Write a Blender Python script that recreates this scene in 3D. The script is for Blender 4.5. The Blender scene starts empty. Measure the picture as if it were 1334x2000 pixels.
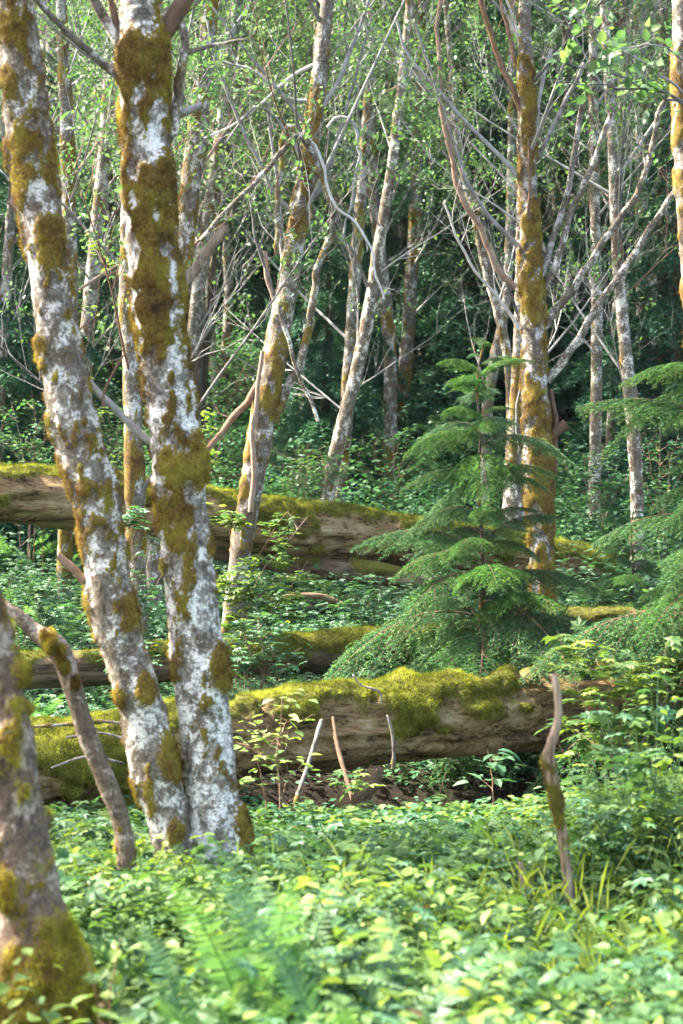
import bpy, math
import numpy as np
from mathutils import Vector

# ------------------------------------------------------------------ camera, sky, sun
scene = bpy.context.scene
C = scene.collection
CZ = 1.6
F = 2000 * 70 / 36.0          # focal length in photo pixels
cam = bpy.data.cameras.new("camera")
cam.sensor_fit = 'VERTICAL'
cam.sensor_height = 36.0
cam.lens = 70.0
cam.clip_start = 0.1
cam.clip_end = 800.0
cam.dof.use_dof = True
cam.dof.focus_distance = 13.5
cam.dof.aperture_fstop = 3.6
cam_o = bpy.data.objects.new("camera", cam)
cam_o.location = (0, 0, CZ)
cam_o.rotation_euler = (math.radians(90), 0, 0)
C.objects.link(cam_o)
scene.camera = cam_o

SUN_DIR = Vector((-0.74, 0.22, 0.86)).normalized()     # towards the sun
elev = math.asin(SUN_DIR.z)
world = bpy.data.worlds.new("World")
scene.world = world
world.use_nodes = True
wnt = world.node_tree
sky = wnt.nodes.new("ShaderNodeTexSky")
sky.sky_type = 'NISHITA'
sky.sun_disc = False
sky.sun_elevation = elev
sky.sun_rotation = math.atan2(SUN_DIR.x, SUN_DIR.y)
sky.dust_density = 3.0
sky_tint = wnt.nodes.new("ShaderNodeMix")               # warm tint added to the sky light, to balance out its blue
sky_tint.data_type = 'RGBA'; sky_tint.blend_type = 'MULTIPLY'; sky_tint.inputs[0].default_value = 1.0
wnt.links.new(sky.outputs[0], sky_tint.inputs[6]); sky_tint.inputs[7].default_value = (1.07, 1.01, .96, 1)
wnt.links.new(sky_tint.outputs[2], wnt.nodes["Background"].inputs[0])
wnt.nodes["Background"].inputs[1].default_value = 0.13
sun = bpy.data.lights.new("sun", 'SUN')
sun.energy = 5.0
sun.angle = math.radians(0.5)
sun.color = (1.0, 0.93, 0.8)
sun_o = bpy.data.objects.new("sun", sun)
sun_o.rotation_euler = (-SUN_DIR).to_track_quat('-Z', 'Y').to_euler()
C.objects.link(sun_o)
scene.view_settings.view_transform = 'Standard'
scene.view_settings.look = 'None'
scene.view_settings.exposure = 3.0
scene.view_settings.gamma = 1.0
cy = scene.cycles
cy.max_bounces = 7
cy.diffuse_bounces = 4
cy.glossy_bounces = 2
cy.transmission_bounces = 4
cy.transparent_max_bounces = 6
cy.use_denoising = True
cy.sample_clamp_indirect = 6.0
cy.caustics_reflective = False
cy.caustics_refractive = False

# ------------------------------------------------------------------ helpers
def RNG(s):
    return np.random.default_rng(s)

def at(px, py, d):
    return np.array([(px - 667) / F * d, d, CZ - (py - 1000) / F * d])

def pxpath(pts, d, d1=None):
    n = len(pts)
    ds = np.linspace(d, d if d1 is None else d1, n)
    return np.array([at(p[0], p[1], q) for p, q in zip(pts, ds)])

_GY = np.array([-5, 9, 10.5, 12, 14, 16, 20, 24, 28, 34, 45, 60, 90, 130.])
_GZ = np.array([0, 0, .02, .1, .32, .6, 1.15, 2.05, 3.4, 6.1, 11.4, 19.3, 33, 45.])

def _hash(i):
    h = (i[..., 0] * 374761393 + i[..., 1] * 668265263 + i[..., 2] * 2147483647) & 0xFFFFFFFF
    h = ((h ^ (h >> 13)) * 1274126177) & 0xFFFFFFFF
    h = ((h ^ (h >> 16)) * 2246822519) & 0xFFFFFFFF
    return ((h ^ (h >> 15)) & 0xFFFFFF) / float(0xFFFFFF)

def vnoise(p, seed=0):
    p = np.asarray(p, float) + seed * 17.31
    i = np.floor(p).astype(np.int64)
    f = p - i
    f = f * f * (3 - 2 * f)
    r = 0
    for dx in (0, 1):
        wx = f[..., 0] if dx else 1 - f[..., 0]
        for dy in (0, 1):
            wy = f[..., 1] if dy else 1 - f[..., 1]
            for dz in (0, 1):
                wz = f[..., 2] if dz else 1 - f[..., 2]
                r = r + wx * wy * wz * _hash(i + np.array([dx, dy, dz]))
    return r

def fbm(p, seed=0, octv=3):
    p = np.asarray(p, float)
    s, a, t = 0, .5, 0
    for k in range(octv):
        s = s + a * vnoise(p * 2 ** k, seed + k)
        t += a
        a *= .55
    return s / t

def gz(x, y):
    x = np.asarray(x, float); y = np.asarray(y, float)
    z = np.interp(y, _GY, _GZ)
    p = np.stack([x * .45, y * .45, x * 0], -1)
    amp = np.clip((y - 9) / 12, .12, 1.0)
    hollow = .34 * np.exp(-((y - 10.95 - .28 * x) / .42) ** 2) * np.clip((x + .45) / .4, 0, 1) * np.clip((1.9 - x) / .4, 0, 1)   # dip added under the front log to keep the gap dark
    return z - hollow + (fbm(p, 5, 3) - .5) * .9 * amp

def mesh_obj(name, V, Fs, mat, parent=None, loc=(0, 0, 0), attrs=None, smooth=True):
    V = np.asarray(V, np.float32) - np.asarray(loc, np.float32) * (0 if parent is not None else 1)
    if not isinstance(Fs, (list, tuple)):
        Fs = [Fs]
    Fs = [np.asarray(f, np.int32) for f in Fs if len(f)]
    me = bpy.data.meshes.new(name)
    me.vertices.add(len(V))
    me.vertices.foreach_set('co', V.ravel())
    tot = np.concatenate([np.full(len(f), f.shape[1], np.int32) for f in Fs])
    lv = np.concatenate([f.ravel() for f in Fs])
    me.loops.add(len(lv))
    me.loops.foreach_set('vertex_index', lv)
    me.polygons.add(len(tot))
    st = np.zeros(len(tot), np.int32); st[1:] = np.cumsum(tot)[:-1]
    me.polygons.foreach_set('loop_start', st)
    me.polygons.foreach_set('use_smooth', np.full(len(tot), bool(smooth)))
    for k, a in (attrs or {}).items():
        at_ = me.attributes.new(k, 'FLOAT', 'POINT')
        at_.data.foreach_set('value', np.asarray(a, np.float32).ravel())
    me.materials.append(mat)
    me.update(calc_edges=True)
    o = bpy.data.objects.new(name, me)
    C.objects.link(o)
    if parent is not None:
        o.parent = parent
    else:
        o.location = loc
    return o

def tag(o, label=None, cat=None, group=None, kind=None):
    if label: o['label'] = label
    if cat: o['category'] = cat
    if group: o['group'] = group
    if kind: o['kind'] = kind
    return o

def thing(name, label, cat, loc, group=None):
    o = bpy.data.objects.new(name, None)
    o.empty_display_size = .2
    o.location = Vector([float(v) for v in loc])
    C.objects.link(o)
    return tag(o, label, cat, group)

def dup(root, loc, rz=0., sc=1., label=None, group=None):
    r = root.copy(); C.objects.link(r)
    r.location = Vector([float(v) for v in loc]); r.rotation_euler = (0, 0, rz); r.scale = (sc, sc, sc)
    if label: r['label'] = label
    if group: r['group'] = group
    for ch in list(root.children):
        c = ch.copy(); C.objects.link(c); c.parent = r
    return r

def nrm(a):
    return a / np.maximum(np.linalg.norm(a, axis=-1, keepdims=True), 1e-9)

def spline(pts, n):
    """Catmull-Rom through the rows of pts (any columns; first 3 are xyz), n samples even in arc length."""
    p = np.asarray(pts, float)
    if len(p) == 2:
        p = np.vstack([p[0], (p[0] + p[1]) / 2, p[1]])
    q = np.vstack([2 * p[0] - p[1], p, 2 * p[-1] - p[-2]])
    out = []
    t = np.linspace(0, 1, 16, endpoint=False)[:, None]
    for i in range(1, len(q) - 2):
        a, b, c, d = q[i - 1], q[i], q[i + 1], q[i + 2]
        out.append(.5 * ((2 * b) + (-a + c) * t + (2 * a - 5 * b + 4 * c - d) * t * t + (-a + 3 * b - 3 * c + d) * t ** 3))
    out.append(q[-2][None])
    o = np.vstack(out)
    s = np.r_[0, np.cumsum(np.linalg.norm(np.diff(o[:, :3], axis=0), axis=1))]
    u = np.linspace(0, s[-1], n)
    return np.stack([np.interp(u, s, o[:, k]) for k in range(o.shape[1])], 1)

def frames(P):
    T = nrm(np.gradient(P, axis=1))
    m = nrm(T.mean(1))
    ref = np.where(np.abs(m[:, 2:3]) > .75, np.array([[0, 1., 0]]), np.array([[0, 0, 1.]]))
    A = nrm(np.cross(T, ref[:, None, :]))
    B = np.cross(T, A)
    return T, A, B

def tubes(P, R, sides):
    """P (N,K,3), R (N,K) -> verts (N*K*sides,3), quads"""
    P = np.asarray(P, float); R = np.asarray(R, float)
    N_, K = R.shape
    T, A, B = frames(P)
    a = np.linspace(0, 2 * math.pi, sides, endpoint=False)
    V = P[:, :, None] + R[:, :, None, None] * (np.cos(a)[None, None, :, None] * A[:, :, None] + np.sin(a)[None, None, :, None] * B[:, :, None])
    k, s = np.meshgrid(np.arange(K - 1), np.arange(sides), indexing='ij')
    f = np.stack([k * sides + s, k * sides + (s + 1) % sides, (k + 1) * sides + (s + 1) % sides, (k + 1) * sides + s], -1).reshape(-1, 4)
    Fq = (f[None] + (np.arange(N_) * K * sides)[:, None, None]).reshape(-1, 4)
    return V.reshape(-1, 3), Fq

class Geo:
    def __init__(s):
        s.V, s.F, s.n, s.A = [], {}, 0, {}
    def add(s, V, Fs, **attrs):
        V = np.asarray(V)
        if not isinstance(Fs, (list, tuple)): Fs = [Fs]
        for f in Fs:
            f = np.asarray(f)
            if len(f): s.F.setdefault(f.shape[1], []).append(f + s.n)
        for k in set(s.A) | set(attrs):
            if k not in s.A: s.A[k] = [np.zeros(s.n)]
            v = attrs.get(k, 0.)
            s.A[k].append(np.broadcast_to(np.asarray(v, float), (len(V),)))
        s.V.append(V); s.n += len(V)
        return s
    def build(s, name, mat, parent=None, loc=(0, 0, 0), smooth=True):
        V = np.vstack(s.V)
        if parent is not None: V = V - np.array(parent.location)
        return mesh_obj(name, V, [np.vstack(f) for f in s.F.values()], mat, parent, loc,
                        {k: np.concatenate(v) for k, v in s.A.items()}, smooth)

def scatter(tv, tfs, pos, X, Y, Z, sc):
    """copies of a template (x across, y along, z up) -> V, [faces]"""
    n, m = len(pos), len(tv)
    sc = np.broadcast_to(np.asarray(sc, float), (n,))
    V = pos[:, None] + sc[:, None, None] * (tv[None, :, 0, None] * X[:, None] + tv[None, :, 1, None] * Y[:, None] + tv[None, :, 2, None] * Z[:, None])
    out = []
    for tf in tfs:
        out.append((tf[None] + (np.arange(n) * m)[:, None, None]).reshape(-1, tf.shape[1]))
    return V.reshape(-1, 3), out

def leaf_axes(D, rg, roll=.35, up=None):
    """D (n,3) leaf direction -> X,Y,Z with the blade facing mostly up"""
    n = len(D)
    D = nrm(D)
    U = np.zeros((n, 3)); U[:, 2] = 1
    if up is not None: U = up
    U = nrm(U + rg.normal(0, roll, (n, 3)))
    X = nrm(np.cross(D, U))
    Z = np.cross(X, D)
    return X, D, Z

def dirs(az, pitch):
    return np.stack([np.cos(az) * np.cos(pitch), np.sin(az) * np.cos(pitch), np.sin(pitch)], -1)

# leaf templates: x across, y along (length 1), z up
def T_(v, *fs):
    return np.array(v, float), [np.array(f) for f in fs]
QUAD = T_([(0, 0, 0), (.3, .45, .05), (0, 1, -.06), (-.3, .45, .05)], [(0, 1, 2, 3)])
OVATE = T_([(0, 0, 0), (.30, .28, .07), (.25, .62, .05), (0, 1, -.10), (-.25, .62, .05), (-.30, .28, .07), (0, .45, 0)],
           [(0, 1, 6), (1, 2, 6), (2, 3, 6), (3, 4, 6), (4, 5, 6), (5, 0, 6)])
def _trif():
    tv, tf = OVATE
    vs, fs = [], []
    for k, (ang, sc, ox, oy) in enumerate(((0, .62, 0, .38), (68, .5, .02, .34), (-68, .5, -.02, .34))):
        a = math.radians(-ang); c, s = math.cos(a), math.sin(a)
        v = tv.copy() * sc * np.array([1.25, 1, 1])
        x = v[:, 0] * c - v[:, 1] * s; y = v[:, 0] * s + v[:, 1] * c
        vs.append(np.stack([x + ox, y + oy, v[:, 2] - .03 * k], 1)); fs.append(tf[0] + k * len(tv))
    return np.vstack(vs), [np.vstack(fs)]
TRIF = _trif()
def _maple(lobes=7):
    v = [(0, .12, .02)]
    n = lobes * 2 - 1
    for i in range(n):
        a = math.radians(-140 + 280 * i / (n - 1))
        lobe = i % 2 == 0
        k = abs(i - (n - 1) / 2) / ((n - 1) / 2)
        r = (.62 - .27 * k) if lobe else (.36 - .14 * k)
        v.append((math.sin(a) * r, .12 + math.cos(a) * r * 1.15, -.07 if lobe else .03))
    v.append((0, 0, 0))
    f = [(0, i, i + 1) for i in range(1, n)] + [(0, n, n + 1), (0, n + 1, 1)]
    return np.array(v, float), [np.array(f)]
MAPLE = _maple()
BLADE = T_([(-.06, 0, 0), (.06, 0, 0), (0.02, 1, .25)], [(0, 1, 2)])
NEEDLE = T_([(-.13, 0, 0), (.13, 0, 0), (.1, 1, 0), (-.1, 1, 0)], [(0, 1, 2, 3)])

# ------------------------------------------------------------------ materials
class NT:
    def __init__(s, name):
        s.m = bpy.data.materials.new(name); s.m.use_nodes = True
        s.nt = s.m.node_tree; s.nt.nodes.clear()
    def n(s, t, props=None, **ins):
        nd = s.nt.nodes.new('ShaderNode' + t)
        for k, v in (props or {}).items(): setattr(nd, k, v)
        for k, v in ins.items():
            key = int(k[1:]) if k[0] == 'i' and k[1:].isdigit() else k.replace('_', ' ')
            inp = nd.inputs[key]
            if hasattr(v, 'is_output'): s.nt.links.new(v, inp)
            else: inp.default_value = v
        return nd
    def ramp(s, fac, stops, interp='LINEAR'):
        nd = s.nt.nodes.new('ShaderNodeValToRGB')
        nd.color_ramp.interpolation = interp
        e = nd.color_ramp.elements
        while len(e) < len(stops): e.new(.5)
        for el, (p, c) in zip(e, stops):
            el.position = p
            el.color = (c, c, c, 1) if isinstance(c, (int, float)) else (*c, 1)
        s.nt.links.new(fac, nd.inputs[0])
        return nd.outputs[0]
    def noise(s, vec, scale, detail=4, rough=.6):
        return s.n('TexNoise', Vector=vec, Scale=scale, Detail=detail, Roughness=rough).outputs[0]
    def mix(s, fac, a, b):
        nd = s.nt.nodes.new('ShaderNodeMix'); nd.data_type = 'RGBA'
        for sock, v in ((nd.inputs[0], fac), (nd.inputs[6], a), (nd.inputs[7], b)):
            if hasattr(v, 'is_output'): s.nt.links.new(v, sock)
            else: sock.default_value = (*v, 1) if isinstance(v, tuple) else v
        return nd.outputs[2]
    def math(s, op, a, b=0.):
        nd = s.nt.nodes.new('ShaderNodeMath'); nd.operation = op
        for sock, v in ((nd.inputs[0], a), (nd.inputs[1], b)):
            if hasattr(v, 'is_output'): s.nt.links.new(v, sock)
            else: sock.default_value = v
        return nd.outputs[0]
    def attr(s, name):
        return s.n('Attribute', {'attribute_name': name}).outputs['Fac']
    def objco(s, scale=(1, 1, 1)):
        tc = s.n('TexCoord').outputs['Object']
        mp = s.n('Mapping', Vector=tc)
        mp.inputs['Scale'].default_value = scale
        return mp.outputs[0]
    def out(s, sh):
        o = s.nt.nodes.new('ShaderNodeOutputMaterial')
        s.nt.links.new(sh, o.inputs[0])
        return s.m
    def pbr(s, col, rough=.8, spec=.3, bump=None, bstr=.5, bdist=.01):
        p = s.n('BsdfPrincipled', Roughness=rough)
        p.inputs['Specular IOR Level'].default_value = spec
        s.nt.links.new(col, p.inputs['Base Color'])
        if bump is not None:
            b = s.n('Bump', Height=bump, Strength=bstr, Distance=bdist)
            s.nt.links.new(b.outputs[0], p.inputs['Normal'])
        return p.outputs[0]

def leaf_mat(name, stops, trans=.4, spec=.5, rough=.42, tint=(1.2, 1.22, .6)):
    m = NT(name)
    v = m.attr('v')
    col = m.ramp(v, stops)
    p = m.pbr(col, rough, spec)
    tcol = m.n('VectorMath', {'operation': 'MULTIPLY'}, i0=col, i1=tint).outputs[0]
    t = m.n('BsdfTranslucent', Color=tcol).outputs[0]
    mx = m.n('MixShader', Fac=trans, i1=p, i2=t)
    return m.out(mx.outputs[0])

M = {}
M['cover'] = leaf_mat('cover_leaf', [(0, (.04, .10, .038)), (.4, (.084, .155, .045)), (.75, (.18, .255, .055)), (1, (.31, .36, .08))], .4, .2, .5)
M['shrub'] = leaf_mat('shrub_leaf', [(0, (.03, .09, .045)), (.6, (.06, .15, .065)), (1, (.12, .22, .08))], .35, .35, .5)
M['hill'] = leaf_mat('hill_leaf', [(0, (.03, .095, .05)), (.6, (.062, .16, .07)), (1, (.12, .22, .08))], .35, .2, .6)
M['alder'] = leaf_mat('alder_leaf', [(0, (.04, .10, .05)), (.6, (.08, .155, .07)), (1, (.16, .235, .085))], .5, .35)
M['needle'] = leaf_mat('hemlock_needle', [(0, (.02, .068, .034)), (.45, (.044, .125, .052)), (.8, (.11, .21, .065)), (1, (.25, .33, .09))], .38, .2, .55)  # yellow end puts sun on the spray tips into the colour
M['needle_dark'] = leaf_mat('conifer_needle', [(0, (.025, .085, .055)), (.6, (.05, .145, .085)), (1, (.095, .2, .095))], .2, .3, .55)
M['fern'] = leaf_mat('fern_leaf', [(0, (.035, .10, .045)), (.6, (.075, .175, .068)), (1, (.16, .26, .085))], .4, .35, .5)
M['pale'] = leaf_mat('pale_leaf', [(0, (.12, .22, .05)), (.6, (.2, .3, .08)), (1, (.3, .38, .14))], .5)  # paler tone also puts sunlight into the leaves of the lit shrubs
M['litter'] = leaf_mat('dead_leaf', [(0, (.06, .035, .018)), (.6, (.16, .095, .045)), (1, (.3, .22, .11))], .2, .15, .7)
M['grass'] = leaf_mat('grass_blade', [(0, (.06, .12, .02)), (1, (.22, .26, .04))], .45)
M['moss'] = leaf_mat('moss_green', [(0, (.055, .065, .006)), (.5, (.155, .18, .018)), (1, (.32, .34, .05))], .35, .1, .8, (1.2, 1.1, .5))
M['moss_gold'] = leaf_mat('moss_gold', [(0, (.10, .085, .008)), (.5, (.30, .26, .02)), (1, (.48, .45, .06))], .4, .1, .8, (1.2, 1.1, .5))
M['moss_b'] = leaf_mat('moss_brown', [(0, (.055, .03, .008)), (.3, (.165, .10, .015)), (.56, (.265, .21, .025)), (1, (.40, .38, .055))], .4, .1, .8, (1.3, 1.0, .5))

def bark_mat(name, pale=(.62, .585, .53), grey=(.29, .26, .22), dark=(.045, .034, .026), cover=.5, fine=1., crust=.505):
    m = NT(name)
    co = m.objco((1, 1, .8))
    n1 = m.noise(co, 9 * fine, 6, .68)
    n2 = m.noise(co, 42 * fine, 5, .7)
    n3 = m.noise(co, 3, 2, .5)
    n4 = m.noise(co, 130 * fine, 3, .75)
    base = m.mix(m.ramp(n3, [(.3, 0.), (.7, 1.)]), grey, tuple(c * .62 for c in grey))
    lm = m.ramp(m.math('ADD', n1, m.math('MULTIPLY', m.math('SUBTRACT', n2, .5), .35)), [(cover - .012, 0.), (cover + .022, 1.)])
    col = m.mix(lm, base, pale)
    sp = m.ramp(m.math('ADD', m.math('MULTIPLY', n2, .6), m.math('ADD', m.math('MULTIPLY', n4, .4), m.math('MULTIPLY', m.math('SUBTRACT', n1, .5), -.35))), [(.525, 0.), (.555, 1.)])
    col = m.mix(m.math('MULTIPLY', sp, .85), col, dark)
    n5 = m.noise(co, 15 * fine, 4, .7)
    n6 = m.noise(co, 75 * fine, 3, .75)
    cr = m.ramp(m.math('ADD', m.math('MULTIPLY', n5, .62), m.math('MULTIPLY', n6, .38)), [(crust, 0.), (crust + .03, 1.)])
    vo = m.n('TexVoronoi', Vector=co, Scale=95. * fine, Randomness=1.)
    dots = m.math('MULTIPLY', m.ramp(vo.outputs['Distance'], [(.22, 1.), (.34, 0.)]), m.ramp(n5, [(.46, 0.), (.56, 1.)]))
    col = m.mix(m.math('MULTIPLY', dots, .8), col, (.05, .038, .028))
    ln = m.noise(m.objco((11, 11, 75)), 1., 2, .5)
    col = m.mix(m.math('MULTIPLY', m.ramp(ln, [(.62, 0.), (.66, 1.)]), .6), col, dark)
    crc = m.ramp(n6, [(.32, (.035, .022, .014)), (.5, (.10, .068, .04)), (.66, (.20, .15, .095)), (.76, (.42, .36, .27))])
    col = m.mix(m.math('MULTIPLY', cr, .9), col, crc)
    fn = m.ramp(n4, [(.34, .35), (.5, 1.), (.75, 1.15)])
    col = m.n('VectorMath', {'operation': 'MULTIPLY'}, i0=col, i1=fn).outputs[0]
    ma = m.attr('moss')
    mm = m.ramp(m.math('ADD', ma, m.math('ADD', m.math('MULTIPLY', m.math('SUBTRACT', n2, .5), .9), m.math('MULTIPLY', m.math('SUBTRACT', n6, .5), .9))), [(.46, 0.), (.56, 1.)])
    mc = m.ramp(m.math('ADD', m.math('MULTIPLY', m.noise(co, 9, 4, .65), .6), m.math('MULTIPLY', n6, .4)), [(.36, (.03, .017, .008)), (.45, (.11, .058, .012)), (.53, (.17, .112, .017)), (.62, (.20, .17, .022)), (.78, (.29, .27, .05))])
    mc = m.n('VectorMath', {'operation': 'MULTIPLY'}, i0=mc, i1=m.ramp(n4, [(.3, .5), (.7, 1.35)])).outputs[0]
    col = m.mix(mm, col, mc)
    h = m.math('ADD', m.math('MULTIPLY', n2, .7), m.math('MULTIPLY', n4, .4))
    return m.out(m.pbr(col, .85, .2, h, .9, .014))

M['bark'] = bark_mat('alder_bark', pale=(.54, .51, .46), grey=(.24, .21, .175), cover=.525, crust=.495)
M['bark_white'] = bark_mat('alder_bark_white', pale=(.70, .645, .555), grey=(.27, .23, .175), cover=.515, crust=.495)
M['bark_lichen'] = bark_mat('alder_bark_lichen', pale=(.76, .71, .63), grey=(.33, .285, .22), cover=.475, crust=.525)
M['bark_far'] = bark_mat('alder_bark_far', pale=(.46, .44, .4), grey=(.22, .195, .165), cover=.51, fine=.9)
M['snag_bark'] = bark_mat('snag_bark', pale=(.33, .265, .195), grey=(.17, .11, .07), cover=.55, fine=.8, crust=.56)
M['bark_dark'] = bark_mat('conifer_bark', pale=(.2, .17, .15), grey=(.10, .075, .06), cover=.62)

def twig_mat(name, stops):
    m = NT(name)
    co = m.objco((1, 1, 1))
    n = m.noise(co, 14, 5, .7)
    n2 = m.noise(co, 60, 3, .7)
    v = m.attr('v')
    c = m.ramp(m.math('ADD', m.math('MULTIPLY', n, .7), m.math('MULTIPLY', v, .35)), stops)
    ma = m.attr('moss')
    mm = m.ramp(m.math('ADD', ma, m.math('MULTIPLY', m.math('SUBTRACT', n2, .5), .9)), [(.4, 0.), (.58, 1.)])
    c = m.mix(mm, c, m.ramp(n2, [(.3, (.045, .03, .01)), (.7, (.15, .11, .018))]))
    return m.out(m.pbr(c, .85, .2, n2, .4, .006))
M['twig'] = twig_mat('twig_grey', [(.25, (.055, .048, .042)), (.45, (.16, .148, .135)), (.62, (.31, .297, .28)), (.8, (.13, .118, .105))])
M['twig_pale'] = twig_mat('twig_pale', [(.3, (.08, .062, .052)), (.45, (.26, .235, .21)), (.6, (.42, .39, .36)), (.8, (.52, .5, .47))])
M['twig_brown'] = twig_mat('twig_brown', [(.2, (.05, .028, .018)), (.5, (.17, .095, .055)), (.8, (.33, .25, .19))])

def wood_mat(name, stops, axis='x', pale=.0):
    m = NT(name)
    sc = (.9, 14, 14) if axis == 'x' else (14, 14, .9)
    sc2 = (3, 60, 60) if axis == 'x' else (60, 60, 3)
    co = m.objco(sc)
    n1 = m.noise(co, 1., 6, .7)
    n2 = m.noise(m.objco(sc2), 1., 4, .7)
    n3 = m.noise(m.objco(), 2.2, 4, .6)
    n4 = m.noise(m.objco(), 40, 4, .7)
    f = m.math('ADD', m.math('MULTIPLY', n1, .55), m.math('ADD', m.math('MULTIPLY', n2, .3), m.math('MULTIPLY', n3, .3)))
    c = m.ramp(f, stops)
    gw = m.ramp(m.math('ADD', m.math('MULTIPLY', n3, .7), m.math('MULTIPLY', n1, .3)), [(.52, 0.), (.6, 1.)])
    c = m.mix(m.math('MULTIPLY', gw, .3), c, (.17, .135, .095))
    crack = m.ramp(m.math('ADD', m.math('MULTIPLY', n2, .6), m.math('MULTIPLY', n1, .4)), [(.38, .12), (.47, 1.)])
    c = m.n('VectorMath', {'operation': 'MULTIPLY'}, i0=c, i1=crack).outputs[0]
    ma = m.attr('moss')
    mm = m.ramp(m.math('ADD', ma, m.math('MULTIPLY', m.math('SUBTRACT', n4, .5), .8)), [(.38, 0.), (.56, 1.)])
    mc = m.ramp(m.math('ADD', m.math('MULTIPLY', n4, .6), m.math('MULTIPLY', n3, .4)), [(.35, (.035, .032, .006)), (.6, (.10, .095, .012)), (.8, (.17, .16, .02))])
    c = m.mix(mm, c, mc)
    h = m.math('ADD', m.math('MULTIPLY', n1, .6), m.math('MULTIPLY', n2, .5))
    return m.out(m.pbr(c, .85, .2, h, .9, .02))
M['log'] = wood_mat('log_wood', [(.42, (.018, .010, .006)), (.51, (.072, .041, .02)), (.58, (.165, .10, .042)), (.66, (.27, .185, .085)), (.74, (.38, .315, .22))])
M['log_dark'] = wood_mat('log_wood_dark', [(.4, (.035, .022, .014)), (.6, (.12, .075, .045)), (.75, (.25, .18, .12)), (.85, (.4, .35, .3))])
M['snag'] = wood_mat('snag_wood', [(.42, (.04, .024, .015)), (.51, (.15, .095, .06)), (.6, (.31, .225, .155)), (.7, (.52, .44, .36))], 'z')

def soil_mat():
    m = NT('forest_soil')
    co = m.objco()
    n1 = m.noise(co, 1.3, 6, .65); n2 = m.noise(co, 30, 5, .7)
    c = m.ramp(m.math('ADD', m.math('MULTIPLY', n1, .6), m.math('MULTIPLY', n2, .4)), [(.35, (.008, .006, .004)), (.5, (.018, .012, .008)), (.6, (.016, .02, .008)), (.75, (.02, .032, .012))])
    return m.out(m.pbr(c, .95, .1, n2, .8, .03))
M['soil'] = soil_mat()

# ------------------------------------------------------------------ ground
def ground():
    x = np.concatenate([np.linspace(-90, -16, 36, endpoint=False), np.linspace(-16, 16, 130, endpoint=False), np.linspace(16, 90, 37)])
    y = np.concatenate([np.linspace(-12, 2, 10, endpoint=False), np.linspace(2, 45, 180, endpoint=False), np.linspace(45, 130, 60)])
    X, Y = np.meshgrid(x, y)
    Z = gz(X, Y)
    Z = Z + (fbm(np.stack([X * 2.5, Y * 2.5, X * 0], -1), 9, 2) - .5) * .1
    n, k = X.shape
    i, j = np.meshgrid(np.arange(n - 1), np.arange(k - 1), indexing='ij')
    f = np.stack([i * k + j, i * k + j + 1, (i + 1) * k + j + 1, (i + 1) * k + j], -1).reshape(-1, 4)
    o = mesh_obj('forest_floor', np.stack([X, Y, Z], -1).reshape(-1, 3), f, M['soil'])
    tag(o, 'dark forest floor rising into a steep hillside behind the logs', 'ground', kind='structure')
ground()

# ------------------------------------------------------------------ trunks, limbs, crowns
def trunk_geo(path, sides, step, seed=0, moss=lambda P, N: 0, lumps=(), mthick=.012, rough=.06, msc=7., sharp=1., jag=0.):
    """path (n,4) xyz+radius -> V, F, moss, normals.  moss(P, N) gives a bias, lumps = (xyz, size, strength)"""
    L = np.linalg.norm(np.diff(path[:, :3], axis=0), axis=1).sum()
    K = max(6, int(L / step))
    s = spline(path, K)
    P = s[None, :, :3]; R = s[:, 3]
    T, A, B = frames(P)
    a = np.linspace(0, 2 * math.pi, sides, endpoint=False)
    Nn = np.cos(a)[None, :, None] * A[0][:, None] + np.sin(a)[None, :, None] * B[0][:, None]
    base = P[0][:, None] + R[:, None, None] * Nn
    n1 = .5 * fbm(base * np.array([msc, msc, msc * .42]), seed + 3, 3) + .5 * fbm(base * np.array([msc, msc, msc * .55]) * 3.1, seed + 5, 4)
    mb = np.clip((n1 - .5) * 4.0 * sharp + .5 + moss(base, Nn), 0, 1)
    disp = R[:, None] * rough * (fbm(base * 6, seed + 7, 2) - .5) * 2 + .004 * (fbm(base * 40, seed + 9, 2) - .5)
    lump = np.zeros_like(mb)
    for c, size, st in lumps:
        d2 = ((base - np.asarray(c)) ** 2 * np.array([1, 1, .28])).sum(-1)
        lump = np.maximum(lump, st * np.exp(-d2 / (size * size)))
    lump = np.clip(lump * (2.1 * fbm(base * np.array([20, 20, 12]), seed + 21, 3)), 0, 1.2)
    mb = np.clip(np.maximum(mb, lump * 1.5), 0, 1)
    ms = np.clip((mb - .42) / .2, 0, 1)
    disp = disp + ms * mthick * (.5 + fbm(base * 25, seed + 11, 2)) + lump * .022
    V = base + disp[..., None] * Nn
    if jag:
        sp = RNG(seed + 31).random(sides) ** 2
        sp = .6 * sp + .4 * np.roll(sp, 1)
        w = np.clip(np.arange(K) - (K - 7), 0, 6)[:, None] / 6.
        V = V + T[0][:, None] * (w * (sp[None] - .35) * jag)[..., None] - Nn * (w * R[:, None] * .25 * (1 - sp[None]))[..., None]
    k, q = np.meshgrid(np.arange(K - 1), np.arange(sides), indexing='ij')
    f = np.stack([k * sides + q, k * sides + (q + 1) % sides, (k + 1) * sides + (q + 1) % sides, (k + 1) * sides + q], -1).reshape(-1, 4)
    return V.reshape(-1, 3), f, mb.ravel(), Nn.reshape(-1, 3), K, s

def cap(V, sides, K, last=True):
    ring = (np.arange(sides) + (K - 1) * sides) if last else np.arange(sides)[::-1]
    c = V[ring].mean(0)
    f = np.stack([ring, np.roll(ring, -1), np.full(sides, len(V))], 1)
    return np.vstack([V, c]), f

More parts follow.
